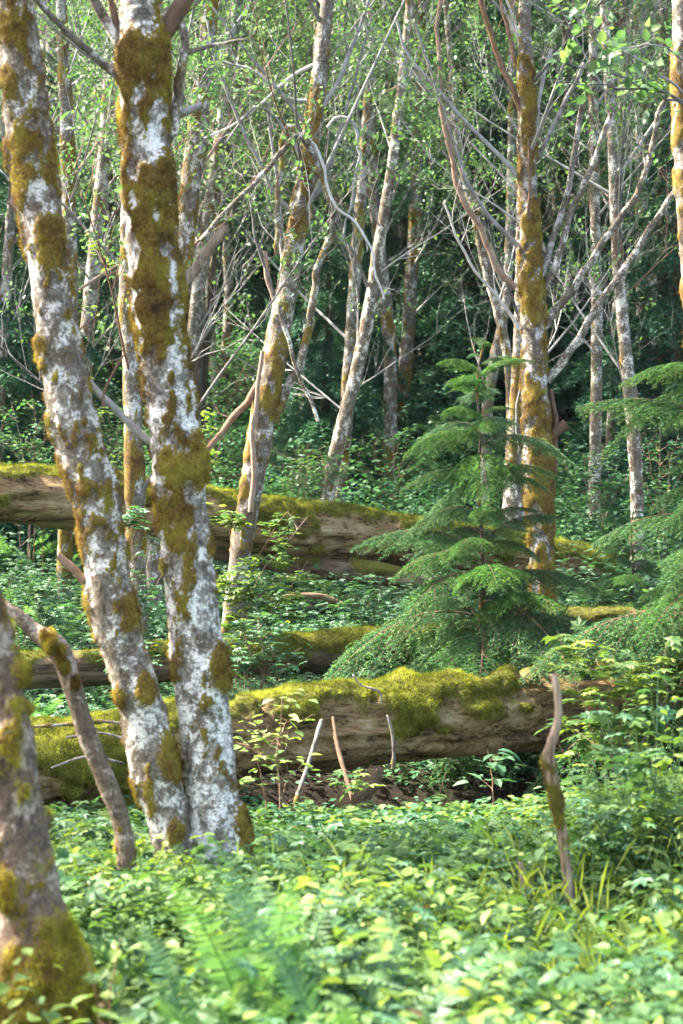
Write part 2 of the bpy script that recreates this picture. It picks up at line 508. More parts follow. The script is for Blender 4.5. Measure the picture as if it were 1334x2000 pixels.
def fuzz(V, F_, mb, Nv, n, seed, size=(.012, .028), thr=.5, droop=.5, vmap=None, width=1.):
    """moss blades on the mossy faces of a mesh"""
    rg = RNG(seed)
    P4 = V[F_]
    ar = np.linalg.norm(np.cross(P4[:, 2] - P4[:, 0], P4[:, 3] - P4[:, 1]), axis=1) * .5
    w = ar * np.clip((mb[F_].mean(1) - thr) / .15, 0, 1)
    if w.sum() <= 0: return None
    idx = rg.choice(len(F_), n, p=w / w.sum())
    u = rg.random((n, 2))
    a, b, c, d = (P4[idx, k] for k in range(4))
    p = (a * (1 - u[:, :1]) + b * u[:, :1]) * (1 - u[:, 1:]) + (d * (1 - u[:, :1]) + c * u[:, :1]) * u[:, 1:]
    N0 = Nv[F_[idx]].mean(1)
    D = nrm(N0 + rg.normal(0, .55, (n, 3)) + np.array([0, 0, -droop]) * rg.random((n, 1)))
    X = nrm(np.cross(D, rg.normal(0, 1, (n, 3))))
    Z = np.cross(X, D)
    sc = rg.uniform(size[0], size[1], n)
    tv, tf = BLADE
    tv = tv * np.array([width, 1, 1])
    Vb, Fb = scatter(tv, tf, p - N0 * .003, X, D, Z, sc)
    base = fbm(p * 9, seed, 3)
    fine = fbm(p * 34, seed + 3, 2)
    v = np.clip((base - .5) * 2.4 + (fine - .5) * 1.5 + .42 + rg.normal(0, .17, n), 0, 1)
    if vmap is not None: v = np.clip(v + vmap(p), 0, 1)
    v3 = np.repeat(v, 3)
    return Vb, Fb, v3

def limb_geo(rg, pts, r0, r1, ntw=8, twl=.7, sub=2, K=8, wig=.03, twr=.003, tmin=.15, upb=.25, ang=.8, moss=0.):
    """a limb along control points plus twigs; returns Geo and twig tip sites"""
    g = Geo()
    pts = np.asarray(pts, float)
    s = spline(pts, max(K, 3 * len(pts)))
    L = np.linalg.norm(np.diff(s, axis=0), axis=1).sum()
    w = rg.normal(0, wig * min(L, 2.5) * .25, s.shape); w[0] = 0
    w = (w + np.roll(w, 1, 0)) / 2; w[0] = 0
    s = s + w
    t = np.linspace(0, 1, len(s))
    r = r0 + (r1 - r0) * t ** .8
    V, f = tubes(s[None], r[None], 8 if r0 > .012 else 5)
    mo = np.clip(fbm(V * 6, int(rg.integers(1000)), 3) - .5 + moss, 0, 1) if moss else 0.
    g.add(V, f, v=rg.random(), moss=mo)
    sites, sd = [], []
    if ntw:
        T = nrm(np.gradient(s, axis=0))
        tt = np.sort(rg.uniform(tmin, 1, ntw)); ii = np.minimum((tt * (len(s) - 1)).astype(int), len(s) - 1)
        b = s[ii]; d0 = T[ii]
        side = nrm(np.cross(d0, rg.normal(0, 1, (ntw, 3))))
        d = nrm(d0 * math.cos(ang) + side * math.sin(ang) * rg.uniform(.6, 1.2, (ntw, 1)) + np.array([0, 0, upb]))
        ln = twl * rg.uniform(.4, 1.2, ntw) * (1.1 - .6 * tt)
        def grow(b, d, ln, r, K=5, bend=.13):
            n = len(b)
            q = np.linspace(0, 1, K)
            bd = rg.normal(0, bend, (n, 3)) + np.array([0, 0, .12])
            P = b[:, None] + d[:, None] * (q[None, :, None] * ln[:, None, None]) + bd[:, None] * ((q ** 2)[None, :, None] * ln[:, None, None]) \
                + rg.normal(0, .018, (n, K, 3)) * ln[:, None, None] * (q > 0)[None, :, None]
            R = r[:, None] * (1 - .75 * q)[None]
            return P, R
        P, R = grow(b, d, ln, np.full(ntw, twr) * rg.uniform(.8, 1.4, ntw))
        V, f = tubes(P, R, 4)
        g.add(V, f, v=np.repeat(rg.random(ntw), 20), moss=0.)
        sites.append(P[:, 2:].reshape(-1, 3)); sd.append(np.repeat(nrm(P[:, -1] - P[:, 0]), 3, 0))
        if sub:
            n2 = ntw * sub
            j = np.repeat(np.arange(ntw), sub); kk = rg.integers(1, 5, n2)
            b2 = P[j, kk]; d1 = nrm(P[j, 4] - P[j, 0])
            sd2 = nrm(np.cross(d1, rg.normal(0, 1, (n2, 3))))
            d2 = nrm(d1 * .7 + sd2 * .7)
            P2, R2 = grow(b2, d2, ln[j] * rg.uniform(.25, .6, n2), np.full(n2, twr * .62), 4)
            V, f = tubes(P2, R2, 3)
            g.add(V, f, v=np.repeat(rg.random(n2), 12), moss=0.)
            sites.append(P2[:, 1:].reshape(-1, 3)); sd.append(np.repeat(d2, 3, 0))
    if sites:
        return g, np.vstack(sites), np.vstack(sd)
    return g, np.zeros((0, 3)), np.zeros((0, 3))

def leaves(rg, sites, sd, n, size=(.045, .085), tmpl=QUAD, jit=.06, pitch=-.2):
    k = rg.integers(0, len(sites), n)
    p = sites[k] + rg.normal(0, jit, (n, 3))
    D = nrm(sd[k] + rg.normal(0, .8, (n, 3)) + np.array([0, 0, pitch]))
    X, Y, Z = leaf_axes(D, rg, .5)
    V, f = scatter(tmpl[0], tmpl[1], p, X, Y, Z, rg.uniform(*size, n))
    return V, f, np.repeat(np.clip(rg.beta(2, 2.5, n), 0, 1), len(tmpl[0]))

def make_tree(name, label, cat, px, d, bark='bark_far', ext=4., d1=None, seed=1, sides=20, step=.05, moss=lambda P, N: -.25, lumps=(),
              limbs=(), auto=None, nleaf=0, leafz=4.5, leafmat='alder', group=None, fuzzn=0, mthick=.012, cap_top=False, twig='twig', fuzzmat='moss_b',
              twl=.7, fsize=(.012, .026), rough=.06, flare=1.35, vmap=None, fdroop=.6, fwidth=1., msc=7., leafsize=(.03, .06), jit=.035, jag=0.):
    """px: [(px,py,halfwidth_px)] from the base up"""
    rg = RNG(seed)
    ds = np.linspace(d, d if d1 is None else d1, len(px))
    path = np.array([[*at(p[0], p[1], q), p[2] * q / F] for p, q in zip(px, ds)])
    # foot to the ground
    b = path[0].copy()
    zg = float(gz(b[0], b[1])) - .08
    if b[2] > zg + .02:
        dr = path[0] - path[1]; k = (b[2] - zg) / max(-dr[2], .05) if dr[2] < -.01 else 0
        foot = path[0] + dr * min(k, 1.2); foot[2] = zg; foot[3] = b[3] * flare
        path = np.vstack([foot, path])
    if ext > 0:
        dr = nrm(path[-1, :3] - path[-2, :3])
        e1 = np.r_[path[-1, :3] + dr * ext * .5, path[-1, 3] * .72]
        e2 = np.r_[path[-1, :3] + dr * ext, path[-1, 3] * .25]
        path = np.vstack([path, e1, e2])
    root = thing(name, label, cat, (path[0, 0], path[0, 1], path[0, 2]), group)
    V, f, mb, Nv, K, s = trunk_geo(path, sides, step, seed, moss, lumps, mthick, rough, msc, jag=jag)
    fs = [f]
    Vc, cf = cap(V, sides, K)
    mesh_obj('trunk', Vc - np.array(root.location), [f, cf], M[bark], root, attrs={'moss': np.r_[mb, 0]})
    if fuzzn:
        r = fuzz(V, f, mb, Nv, fuzzn, seed + 5, fsize, droop=fdroop, vmap=vmap, width=fwidth)
        if r: mesh_obj('moss', r[0] - np.array(root.location), r[1], M[fuzzmat], root, attrs={'v': r[2]})
    S, D = [], []
    for lb in limbs:
        kw = dict(ntw=9, twl=twl, sub=3); kw.update(lb[3] if len(lb) > 3 else {})
        dd = kw.pop('d', d); dd1 = kw.pop('d1', None); mt = kw.pop('mat', twig); lab = kw.pop('label', None)
        ends = kw.pop('end', True)
        g, si, di = limb_geo(rg, pxpath(lb[0], dd, dd1), lb[1] * dd / F, lb[2] * dd / F, **kw)
        lo = g.build('limb', M[mt], root)
        if lab: lo['label'] = lab
        S.append(si); D.append(di)
    if auto:
        n, z0, z1, L0, L1 = auto[:5]
        el = auto[5] if len(auto) > 5 else (.55, 1.05)
        ntw = auto[6] if len(auto) > 6 else 7
        zz = np.linspace(z0, z1, n) + rg.normal(0, .12, n)
        az = rg.permutation(n) * 2.399 + rg.uniform(0, 6)
        for z, a in zip(zz, az):
            i = int(np.argmin(np.abs(s[:, 2] - z)))
            p0 = s[i, :3]; R = s[i, 3]
            L = rg.uniform(L0, L1)
            e = rg.uniform(*el)
            dd = dirs(np.array(a), np.array(e))
            e2 = e + rg.uniform(-.1, .35)
            d2 = dirs(np.array(a + rg.normal(0, .15)), np.array(e2))
            pts = np.array([p0 + dd * R * .5, p0 + dd * L * .5, p0 + dd * L * .5 + d2 * L * .5])
            g, si, di = limb_geo(rg, pts, min(R * .4, .0025 + .0048 * L), .002, ntw, twl, 2, moss=.25 if rg.random() < .4 else 0., wig=.014)
            mt = twig
            if rg.random() < .15: mt = 'twig_pale' if twig != 'twig_pale' else 'twig'
            elif rg.random() < .2: mt = 'twig_brown'
            g.build('limb', M[mt], root)
            S.append(si); D.append(di)
    if nleaf and S:
        S = np.vstack(S); D = np.vstack(D)
        w = S[:, 2] > leafz + rg.normal(0, 1.0, len(S))
        if w.sum() > 5:
            V, f, v = leaves(rg, S[w], D[w], nleaf, leafsize, jit=jit)
            mesh_obj('crown', V - np.array(root.location), f, M[leafmat], root, attrs={'v': v}, smooth=False)
    return root

def bias(pts):
    """piecewise moss bias by height"""
    zs = np.array([p[0] for p in pts]); bs = np.array([p[1] for p in pts])
    return lambda P, N: np.interp(P[..., 2], zs, bs)

def zpx(py, d):
    return CZ - (py - 1000) / F * d

def lum(items, d, px):
    """moss lumps put on the trunk's near surface or on its outline"""
    q = np.array(sorted(px, key=lambda p: p[1]), float)
    out = []
    for x, y, r, s in items:
        dx = x - np.interp(y, q[:, 1], q[:, 0]); hw = np.interp(y, q[:, 1], q[:, 2])
        out.append((at(x, y, d - math.sqrt(max(hw * hw - dx * dx, 0)) * d / F), r * d / F, s))
    return out

dA = 8.3
leaning_outline = [(350, 1700, 46), (330, 1600, 42), (300, 1500, 45), (268, 1350, 43), (222, 1200, 42), (192, 1000, 44), (150, 850, 43), (120, 700, 42), (92, 500, 38), (55, 250, 42), (35, 60, 39), (28, -40, 37)]
make_tree('alder_tree', 'leaning mossy alder trunk left of its white based twin, snapped stub on its left side', 'tree',
    leaning_outline,
    dA, 'bark_white', 5.0, seed=11, sides=72, step=.014, msc=9.,
    moss=bias([(zpx(1700, dA), -.5), (zpx(1400, dA), -.36), (zpx(1150, dA), -.2), (zpx(850, dA), -.02), (zpx(500, dA), -.1), (zpx(0, dA), -.02)]),
    lumps=lum([(330, 1480, 28, .9), (247, 1195, 20, .8), (100, 470, 30, .9), (170, 1185, 16, .7), (285, 1345, 22, .7), (100, 845, 26, .7), (20, 160, 24, .8), (30, 45, 30, .8), (85, 690, 20, .8), (345, 1625, 20, .6), (218, 930, 14, .6), (20, 300, 24, .7), (240, 1360, 16, .7)], dA, leaning_outline),
    limbs=[([(75, 440), (45, 415), (24, 388)], 10, 8, dict(ntw=0, mat='twig_brown')),
           ([(165, 1135), (140, 1108), (113, 1085)], 9, 7, dict(ntw=0, mat='twig_brown')),
           ([(160, 735), (200, 775), (240, 815), (292, 862)], 8, 7, dict(ntw=1, twl=.25, sub=1, mat='twig_pale', d1=dA + .12)),
           ([(202, 795), (205, 760), (228, 715), (245, 690)], 3.5, 2, dict(ntw=1, twl=.1, sub=0, mat='twig_brown'))],
    auto=(9, 5.2, 8.5, 1.0, 2.2), nleaf=1700, leafz=4.6, fuzzn=60000, fsize=(.008, .022), fwidth=1.0, mthick=.014)

dB = 8.35
upright_outline = [(425, 1720, 66), (420, 1640, 58), (410, 1500, 53), (388, 1300, 53), (356, 1000, 50), (322, 700, 46), (298, 500, 48), (283, 220, 46), (278, 110, 46), (272, 20, 42), (270, -50, 38)]
upright_outline = [(x, y, w * .95) for x, y, w in upright_outline]
make_tree('alder_tree', 'thickest upright alder trunk with orange moss above and white lichen at its base', 'tree',
    upright_outline,
    dB, 'bark_lichen', 5.0, seed=23, sides=76, step=.014, msc=9.,
    moss=bias([(zpx(1700, dB), -.65), (zpx(1400, dB), -.5), (zpx(1200, dB), -.3), (zpx(1000, dB), -.06), (zpx(760, dB), -.2), (zpx(600, dB), .07), (zpx(400, dB), .01), (zpx(100, dB), .16), (zpx(40, dB), -.35)]),
    lumps=lum([(430, 1305, 26, 1.), (385, 900, 34, .9), (340, 905, 34, .6), (352, 570, 24, .9), (478, 1650, 34, 1.2), (470, 1610, 22, 1.), (408, 1065, 16, .7), (320, 340, 30, .6), (310, 90, 30, .8), (260, 130, 40, .7), (348, 1310, 15, .7), (250, 480, 20, .6), (300, 590, 40, .6), (380, 775, 14, .7), (350, 1200, 14, .5)], dB, upright_outline),
    limbs=[([(240, 100), (216, 55), (195, 20), (178, -12)], 11, 10, dict(ntw=1, mat='bark_white')),
           ([(236, 155), (190, 115), (130, 60), (72, 0)], 9, 6, dict(ntw=3, mat='bark_far', d1=dB - .15)),
           ([(245, 95), (228, 50), (212, -10)], 8, 6, dict(ntw=1, mat='twig_brown')),
           ([(312, 80), (342, 30), (372, -25)], 19, 18, dict(ntw=2, mat='twig_brown', label='thick reddish limb with peeling bark')),
           ([(318, 290), (335, 255), (346, 215), (353, 150), (362, 85), (356, 45)], 12, 8, dict(ntw=0, mat='bark_white', moss=.2, K=30)),
           ([(362, 103), (400, 94), (440, 85), (482, 76)], 6, 2.5, dict(ntw=0, mat='bark_white', K=16)),
           ([(346, 225), (372, 214), (396, 205)], 9, 7, dict(ntw=0, mat='twig', moss=.5)),
           ([(352, 560), (378, 530), (402, 495), (442, 443)], 11, 9, dict(ntw=0, mat='snag', wig=.05, K=14, label='pale limb snapped short with a bare end'))],
    auto=(9, 5.2, 8.5, 1.2, 2.4), nleaf=1700, leafz=4.6, fuzzn=80000, fsize=(.008, .022), fwidth=1.0, mthick=.016)

# --- centre alder with the arching stem
dE = 15.0
arching_outline = [(455, 1210, 24), (470, 1080, 24), (487, 980, 24), (503, 880, 26), (522, 770, 26), (545, 650, 25), (565, 540, 23), (585, 420, 21), (606, 290, 20), (622, 160, 17), (640, 0, 14), (645, -50, 13)]
arching_outline = [(x, y, w * .88) for x, y, w in arching_outline]
make_tree('alder_tree', 'alder leaning right behind the big log, with a dark stem arching over its trunk', 'tree',
    arching_outline,
    dE, 'bark', 5.0, seed=31, sides=40, step=.025, twig='twig',
    moss=bias([(1., -.3), (2.2, -.04), (3.0, -.34), (3.6, -.06), (5, -.1), (6, -.2)]),
    lumps=lum([(478, 950, 14, .7), (540, 720, 14, .7), (560, 600, 12, .6), (600, 330, 14, .6)], dE, arching_outline),
    limbs=[([(535, 825), (560, 770), (585, 715), (600, 660), (612, 600), (618, 535), (640, 470), (651, 420), (642, 375), (622, 325), (604, 280), (590, 262)], 9, 6, dict(ntw=5, twl=.5, mat='bark', moss=.42, d1=dE - .35)),
           ([(604, 280), (585, 260), (560, 285), (520, 335), (480, 375), (430, 425), (392, 470)], 5.5, 4.5, dict(ntw=8, twl=.55, mat='bark_white', wig=.015, d=dE - .35)),
           ([(585, 262), (568, 240), (552, 270), (545, 350), (540, 420), (542, 500)], 6, 5, dict(ntw=3, twl=.4, mat='bark', moss=.5, d=dE - .3)),
           ([(545, 600), (562, 660), (580, 720), (603, 775), (621, 823)], 4.5, 3.5, dict(ntw=0, mat='bark_white', d=dE - .3, upb=-.3)),
           ([(512, 735), (480, 790), (455, 815), (430, 850), (398, 884)], 8, 6, dict(ntw=2, twl=.3, mat='twig_brown', d1=dE - .4)),
           ([(490, 1000), (494, 900), (500, 800), (508, 740), (512, 686)], 6, 4, dict(ntw=0, mat='twig_brown', d=dE - .14)),
           ([(545, 665), (536, 590), (520, 540), (519, 490)], 5, 4, dict(ntw=2, twl=.5, mat='twig_brown')),
           ([(545, 640), (530, 560), (505, 480), (490, 400), (485, 370)], 4, 2, dict(ntw=5, twl=.5)),
           ([(560, 560), (548, 480), (545, 400), (530, 300), (520, 200)], 5, 2, dict(ntw=6, twl=.8)),
           ([(640, 250), (655, 230), (668, 228), (690, 240), (702, 290), (690, 370), (678, 420), (670, 470)], 4, 2, dict(ntw=4, twl=.4, mat='twig', d=dE - .2)),
           ([(600, 270), (630, 320), (650, 390), (690, 430), (720, 480), (735, 540), (752, 590)], 3.5, 2, dict(ntw=4, twl=.4, mat='twig_pale', d=dE - .3)),
           ([(600, 330), (560, 260), (500, 210), (440, 280)], 4, 2, dict(ntw=5, twl=.5)),
           ([(622, 200), (560, 190), (500, 140), (430, 120)], 5, 2, dict(ntw=6, twl=.6)),
           ([(630, 120), (570, 150), (480, 230), (400, 270)], 4, 2, dict(ntw=6, twl=.6, mat='twig_pale')),
           ([(615, 230), (660, 160), (700, 60), (730, -30)], 6, 3, dict(ntw=6, twl=.8)),
           ([(600, 400), (640, 340), (680, 200), (720, 60)], 5, 2, dict(ntw=6, twl=.7)),
           ([(590, 430), (540, 380), (470, 250), (420, 120), (400, 40)], 5, 2, dict(ntw=8, twl=.8))],
    auto=(20, 3.6, 9.5, 1.6, 3.4, (.75, 1.15), 8), nleaf=2000, leafz=4.0)

# --- right mossy alder
dF = 15.4
mossy_outline = [(1058, 1150, 28), (1056, 1060, 25), (1052, 950, 29), (1046, 800, 28), (1044, 700, 26), (1040, 600, 24), (1036, 500, 22), (1033, 400, 20), (1030, 250, 17), (1026, 100, 15), (1025, -50, 13)]
mossy_outline = [(x, y, w * .87) for x, y, w in mossy_outline]
make_tree('alder_tree', 'alder thickly wrapped in orange moss behind the young hemlock, many bare limbs', 'tree',
    mossy_outline,
    dF, 'bark', 5.0, seed=41, sides=44, step=.022, fuzzn=26000, fsize=(.012, .03), mthick=.02,
    moss=bias([(1.2, .2), (1.8, .22), (2.6, .12), (3.4, .18), (3.8, -.04), (4.4, -.08), (6, -.2)]),
    lumps=lum([(1040, 580, 30, .7), (1035, 440, 16, .7), (1050, 780, 34, .6), (1025, 170, 14, .7), (1055, 880, 30, .6), (1035, 330, 12, .6), (1050, 950, 26, .6)], dF, mossy_outline),
    limbs=[([(1068, 745), (1100, 705), (1130, 660), (1170, 592), (1212, 540), (1255, 470), (1300, 400), (1330, 360)], 9, 6, dict(ntw=8, mat='bark_white', moss=.02, wig=.018)),
           ([(1062, 640), (1095, 590), (1130, 545), (1150, 515), (1185, 460), (1230, 400), (1262, 330), (1285, 230), (1300, 190)], 8.5, 5, dict(ntw=8, mat='bark_white', moss=.02, wig=.018)),
           ([(1060, 565), (1085, 520), (1110, 430), (1135, 370), (1160, 320), (1180, 260), (1196, 222)], 8, 5, dict(ntw=4, mat='bark_white', wig=.015)),
           ([(1046, 315), (1075, 260), (1105, 195), (1140, 125)], 5, 4, dict(ntw=3, mat='twig_pale')),
           ([(1045, 275), (1052, 200), (1062, 150), (1078, 95)], 5, 4, dict(ntw=3, mat='twig_pale')),
           ([(1055, 545), (1080, 470), (1110, 370), (1125, 280), (1140, 190)], 7, 5, dict(ntw=5, mat='bark_far', wig=.015)),
           ([(1008, 562), (975, 525), (945, 470), (920, 420), (890, 330), (868, 240), (860, 130), (855, 0)], 7, 4, dict(ntw=8, mat='twig_brown')),
           ([(1018, 215), (985, 140), (962, 80), (938, 0), (925, -60)], 6, 5, dict(ntw=5, mat='twig_brown', moss=.25)),
           ([(1012, 480), (960, 430), (915, 360), (880, 260), (845, 150), (810, 50)], 5, 2.5, dict(ntw=8, mat='twig')),
           ([(1016, 350), (960, 290), (880, 200), (800, 110), (770, 30)], 5, 2.5, dict(ntw=7, mat='twig')),
           ([(1008, 130), (995, 70), (978, 0), (970, -50)], 4.5, 3, dict(ntw=4, mat='twig_brown')),
           ([(1012, 640), (985, 590), (950, 560), (900, 480), (870, 400)], 4, 2, dict(ntw=6, mat='twig_pale')),
           ([(1075, 855), (1090, 840), (1107, 828)], 10, 11, dict(ntw=0, mat='twig_brown', label='short snapped limb stub')),
           ([(1080, 960), (1084, 900), (1085, 820), (1078, 760)], 5, 5, dict(ntw=0, mat='twig_brown', label='strip of torn orange wood')),
           ([(1022, 740), (1010, 780), (1008, 830), (1014, 880)], 2, 1.5, dict(ntw=0, mat='twig_pale')),
           ([(1032, 430), (1034, 350), (1033, 270)], 3.5, 2, dict(ntw=0, mat='twig_brown', d=dF - .16))],
    auto=(18, 4.2, 9.5, 1.5, 3.2, (.6, 1.15), 7), nleaf=1500, leafz=4.4)

# --- the alders standing behind, one by one
def mid(label, px, d, seed, bark='bark_far', n=30, L=(1.2, 3.4), nl=6200, lz=None, mossb=-.3, ext=5., cat='tree', el=(.55, 1.15), z0=None, twig='twig', d1=None, ntw=11, twl=.85, leafmat='alder'):
    zt = zpx(0, d)
    zb = float(gz(at(px[0][0], 0, d)[0], d))
    z0 = z0 if z0 is not None else zb + 1.6
    return make_tree('alder_tree' if 'alder' in label else 'conifer_tree', label, cat, px, d, bark, ext, seed=seed, sides=16, step=.06,
        moss=lambda P, N: mossb - .12, auto=(n, z0, zt + ext * .8, L[0], L[1], el, ntw), nleaf=nl, leafz=lz if lz is not None else zpx(430, d), twig=twig, rough=.08, d1=d1, mthick=.01, twl=twl, leafmat=leafmat)

mid('thin white alder at the left edge, left of the leaning trunk', [(-6, 900, 13), (0, 740, 12), (10, 600, 11), (17, 480, 10), (28, 330, 9), (34, 160, 8), (40, 0, 7)], 19, 51)
mid('mossy alder in the gap between the leaning trunk and its upright twin', [(268, 1190, 19), (265, 1000, 18), (261, 850, 17), (258, 700, 18), (250, 600, 17), (252, 400, 15), (256, 200, 13), (262, 0, 11)], 13.8, 52, bark='bark', mossb=.08, n=12)
mid('mossy alder just right of the thickest trunk, passing behind it', [(298, 1180, 18), (310, 1000, 18), (330, 760, 18), (355, 520, 18), (370, 380, 19), (388, 230, 18), (402, 100, 16), (412, -10, 15)], 16.5, 53, bark='bark', mossb=-.02, n=20)
mid('slender grey alder with knobs of brown moss, between the twin trunks', [(160, 800, 14), (170, 650, 13), (185, 500, 14), (198, 360, 13), (207, 250, 11), (215, 100, 10), (222, -10, 9)], 21, 54, mossb=-.22)
mid('dark mossy alder behind the leaning trunk', [(124, 1250, 14), (127, 1060, 14), (132, 800, 14), (138, 600, 13), (136, 450, 13), (131, 280, 13), (124, 100, 11), (118, -20, 10)], 17.5, 55, mossb=-.05, n=14)
mid('pale wide alder column behind the top of the leaning trunk', [(112, 900, 12), (108, 600, 13), (105, 300, 14), (102, 150, 13), (100, -20, 12)], 27, 56)
mid('pale alder leaning right, below the snapped limb of the thickest trunk', [(362, 800, 14), (372, 690, 13), (385, 580, 13), (402, 460, 13), (422, 330, 13), (440, 200, 12), (455, 80, 11), (465, -20, 10)], 22, 57)
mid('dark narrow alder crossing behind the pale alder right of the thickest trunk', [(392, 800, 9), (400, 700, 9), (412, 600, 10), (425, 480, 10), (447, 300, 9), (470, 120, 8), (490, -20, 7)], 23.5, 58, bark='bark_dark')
mid('short white alder seen under the right side of the snapped limb', [(424, 800, 8), (416, 700, 8), (410, 600, 8), (405, 450, 8), (400, 300, 7), (396, 0, 6)], 26, 59)
mid('straight alder with moss knots, left one of the pair behind the arching stem', [(660, 980, 13), (672, 880, 13), (680, 750, 12), (690, 600, 12), (700, 450, 11), (712, 300, 10), (722, 150, 9), (730, -20, 8)], 21, 60, mossb=-.12, n=18)
mid('white alder leaning right, rising from the mossy log at the centre', [(638, 985, 14), (655, 890, 14), (680, 790, 13), (705, 690, 13), (727, 570, 12), (745, 450, 11), (766, 320, 10), (783, 180, 9), (798, 30, 8), (803, -30, 8)], 19, 61, bark='bark_white', mossb=-.3, n=18)
mid('crooked alder with orange mossy foot, left of the young hemlock tip', [(758, 925, 15), (768, 860, 15), (783, 780, 14), (794, 690, 13), (800, 600, 12), (806, 500, 12), (812, 400, 12), (818, 280, 10), (822, 100, 9), (826, -20, 8)], 24, 62, mossb=.0, n=18)
mid('small white far alder on the hillside above the crooked one', [(842, 600, 9), (838, 540, 9), (830, 440, 8), (824, 340, 7), (818, 200, 6), (815, 0, 5)], 33, 63, bark='bark_white', n=12)
mid('pale alder stem leaning left just behind the hemlock tip', [(998, 800, 9), (990, 690, 9), (970, 600, 9), (948, 520, 9), (930, 430, 8), (905, 340, 7), (888, 220, 6), (875, 60, 5)], 19.5, 64, bark='bark_white', mossb=-.3, n=10)
mid('grey alder leaning right between the hemlock tip and the orange mossy trunk', [(952, 800, 11), (962, 730, 11), (975, 660, 10), (988, 600, 9), (994, 500, 9), (998, 350, 8), (1000, 150, 7), (1002, -20, 6)], 20.5, 65, n=14)
mid('pale alder hugging the left side of the orange mossy trunk', [(1002, 1000, 22), (1004, 900, 18), (1010, 750, 12), (1014, 600, 9), (1016, 450, 8), (1018, 200, 7), (1020, -20, 6)], 17.6, 66, bark='bark_white', mossb=-.15, n=10)
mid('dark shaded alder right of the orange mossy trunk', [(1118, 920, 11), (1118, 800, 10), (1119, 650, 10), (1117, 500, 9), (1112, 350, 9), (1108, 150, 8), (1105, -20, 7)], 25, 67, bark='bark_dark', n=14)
mid('straight white spotted alder, left one of three at the right', [(1160, 1040, 12), (1162, 900, 12), (1165, 750, 11), (1166, 600, 11), (1163, 450, 10), (1160, 250, 9), (1158, 0, 8)], 20, 68, bark='bark_white', mossb=-.3, n=16)
mid('narrow white spotted alder, middle one of three at the right', [(1186, 1020, 10), (1190, 900, 10), (1196, 780, 9), (1203, 650, 9), (1208, 500, 8), (1212, 300, 7), (1216, 0, 6)], 22, 69, bark='bark_white', mossb=-.26, n=16)
mid('bright white alder bowed to the left, right one of three at the right', [(1245, 1040, 13), (1243, 950, 13), (1236, 830, 13), (1225, 720, 13), (1214, 600, 12), (1206, 490, 12), (1200, 350, 11), (1192, 200, 10), (1182, 50, 9), (1178, -20, 8)], 17.5, 70, bark='bark_white', mossb=-.32, n=18)
mid('brownish alder leaning right near the right edge', [(1258, 860, 10), (1263, 760, 10), (1272, 640, 10), (1283, 480, 9), (1292, 350, 9), (1300, 200, 8), (1306, 0, 7)], 23, 71, mossb=-.1, n=18)
mid('thin grey alder behind the right edge trunk', [(1322, 900, 8), (1318, 700, 8), (1316, 500, 8), (1312, 250, 7), (1310, -20, 6)], 27, 72, n=14)
mid('hair thin pale alder between the shaded alder and the three white ones', [(1140, 900, 6), (1140, 700, 6), (1136, 450, 6), (1128, 200, 5), (1122, -20, 4)], 28, 174, bark='bark_white', n=12)
mid('slim pale alder between the bowed white alder and the right edge', [(1276, 840, 7), (1262, 640, 7), (1252, 420, 7), (1248, 200, 6), (1244, -20, 5)], 27, 175, bark='bark_white', n=12)
mid('slim grey alder leaning left behind the bowed white alder', [(1225, 840, 7), (1232, 650, 7), (1240, 430, 7), (1232, 200, 6), (1225, -20, 5)], 29, 176, n=12)
mid('thin pale alder left of the pale leaning stem above the young hemlock', [(880, 780, 7), (884, 620, 7), (876, 420, 6), (862, 200, 6), (850, -20, 5)], 28, 177, bark='bark_white', n=12)
mid('thin pale alder close to the right side of the orange mossy trunk', [(1092, 900, 7), (1090, 700, 7), (1084, 450, 6), (1082, 200, 6), (1080, -20, 5)], 26, 178, bark='bark_white', n=12)
mid('thin white alder between the left edge alder and the leaning trunk top', [(60, 860, 7), (66, 600, 7), (74, 350, 7), (82, 150, 6), (86, -20, 5)], 25, 179, bark='bark_white', n=12)
mid('thin grey alder between the arching alder and the straight centre pair', [(618, 900, 7), (628, 650, 7), (650, 400, 6), (668, 200, 6), (676, -20, 5)], 27, 180, bark='bark_white', n=12)
# dead lower limbs of the conifer at the right: fine pale bare twigs
mid('dark conifer trunk with many dead pale twigs at the right', [(1296, 880, 13), (1296, 700, 13), (1296, 500, 12), (1296, 300, 11), (1296, 100, 10), (1296, -20, 9)], 21.5, 73, bark='bark_dark', n=46, L=(.7, 1.5), nl=0, el=(-.25, .35), z0=2.2, twig='twig_pale', ntw=12, twl=.35)

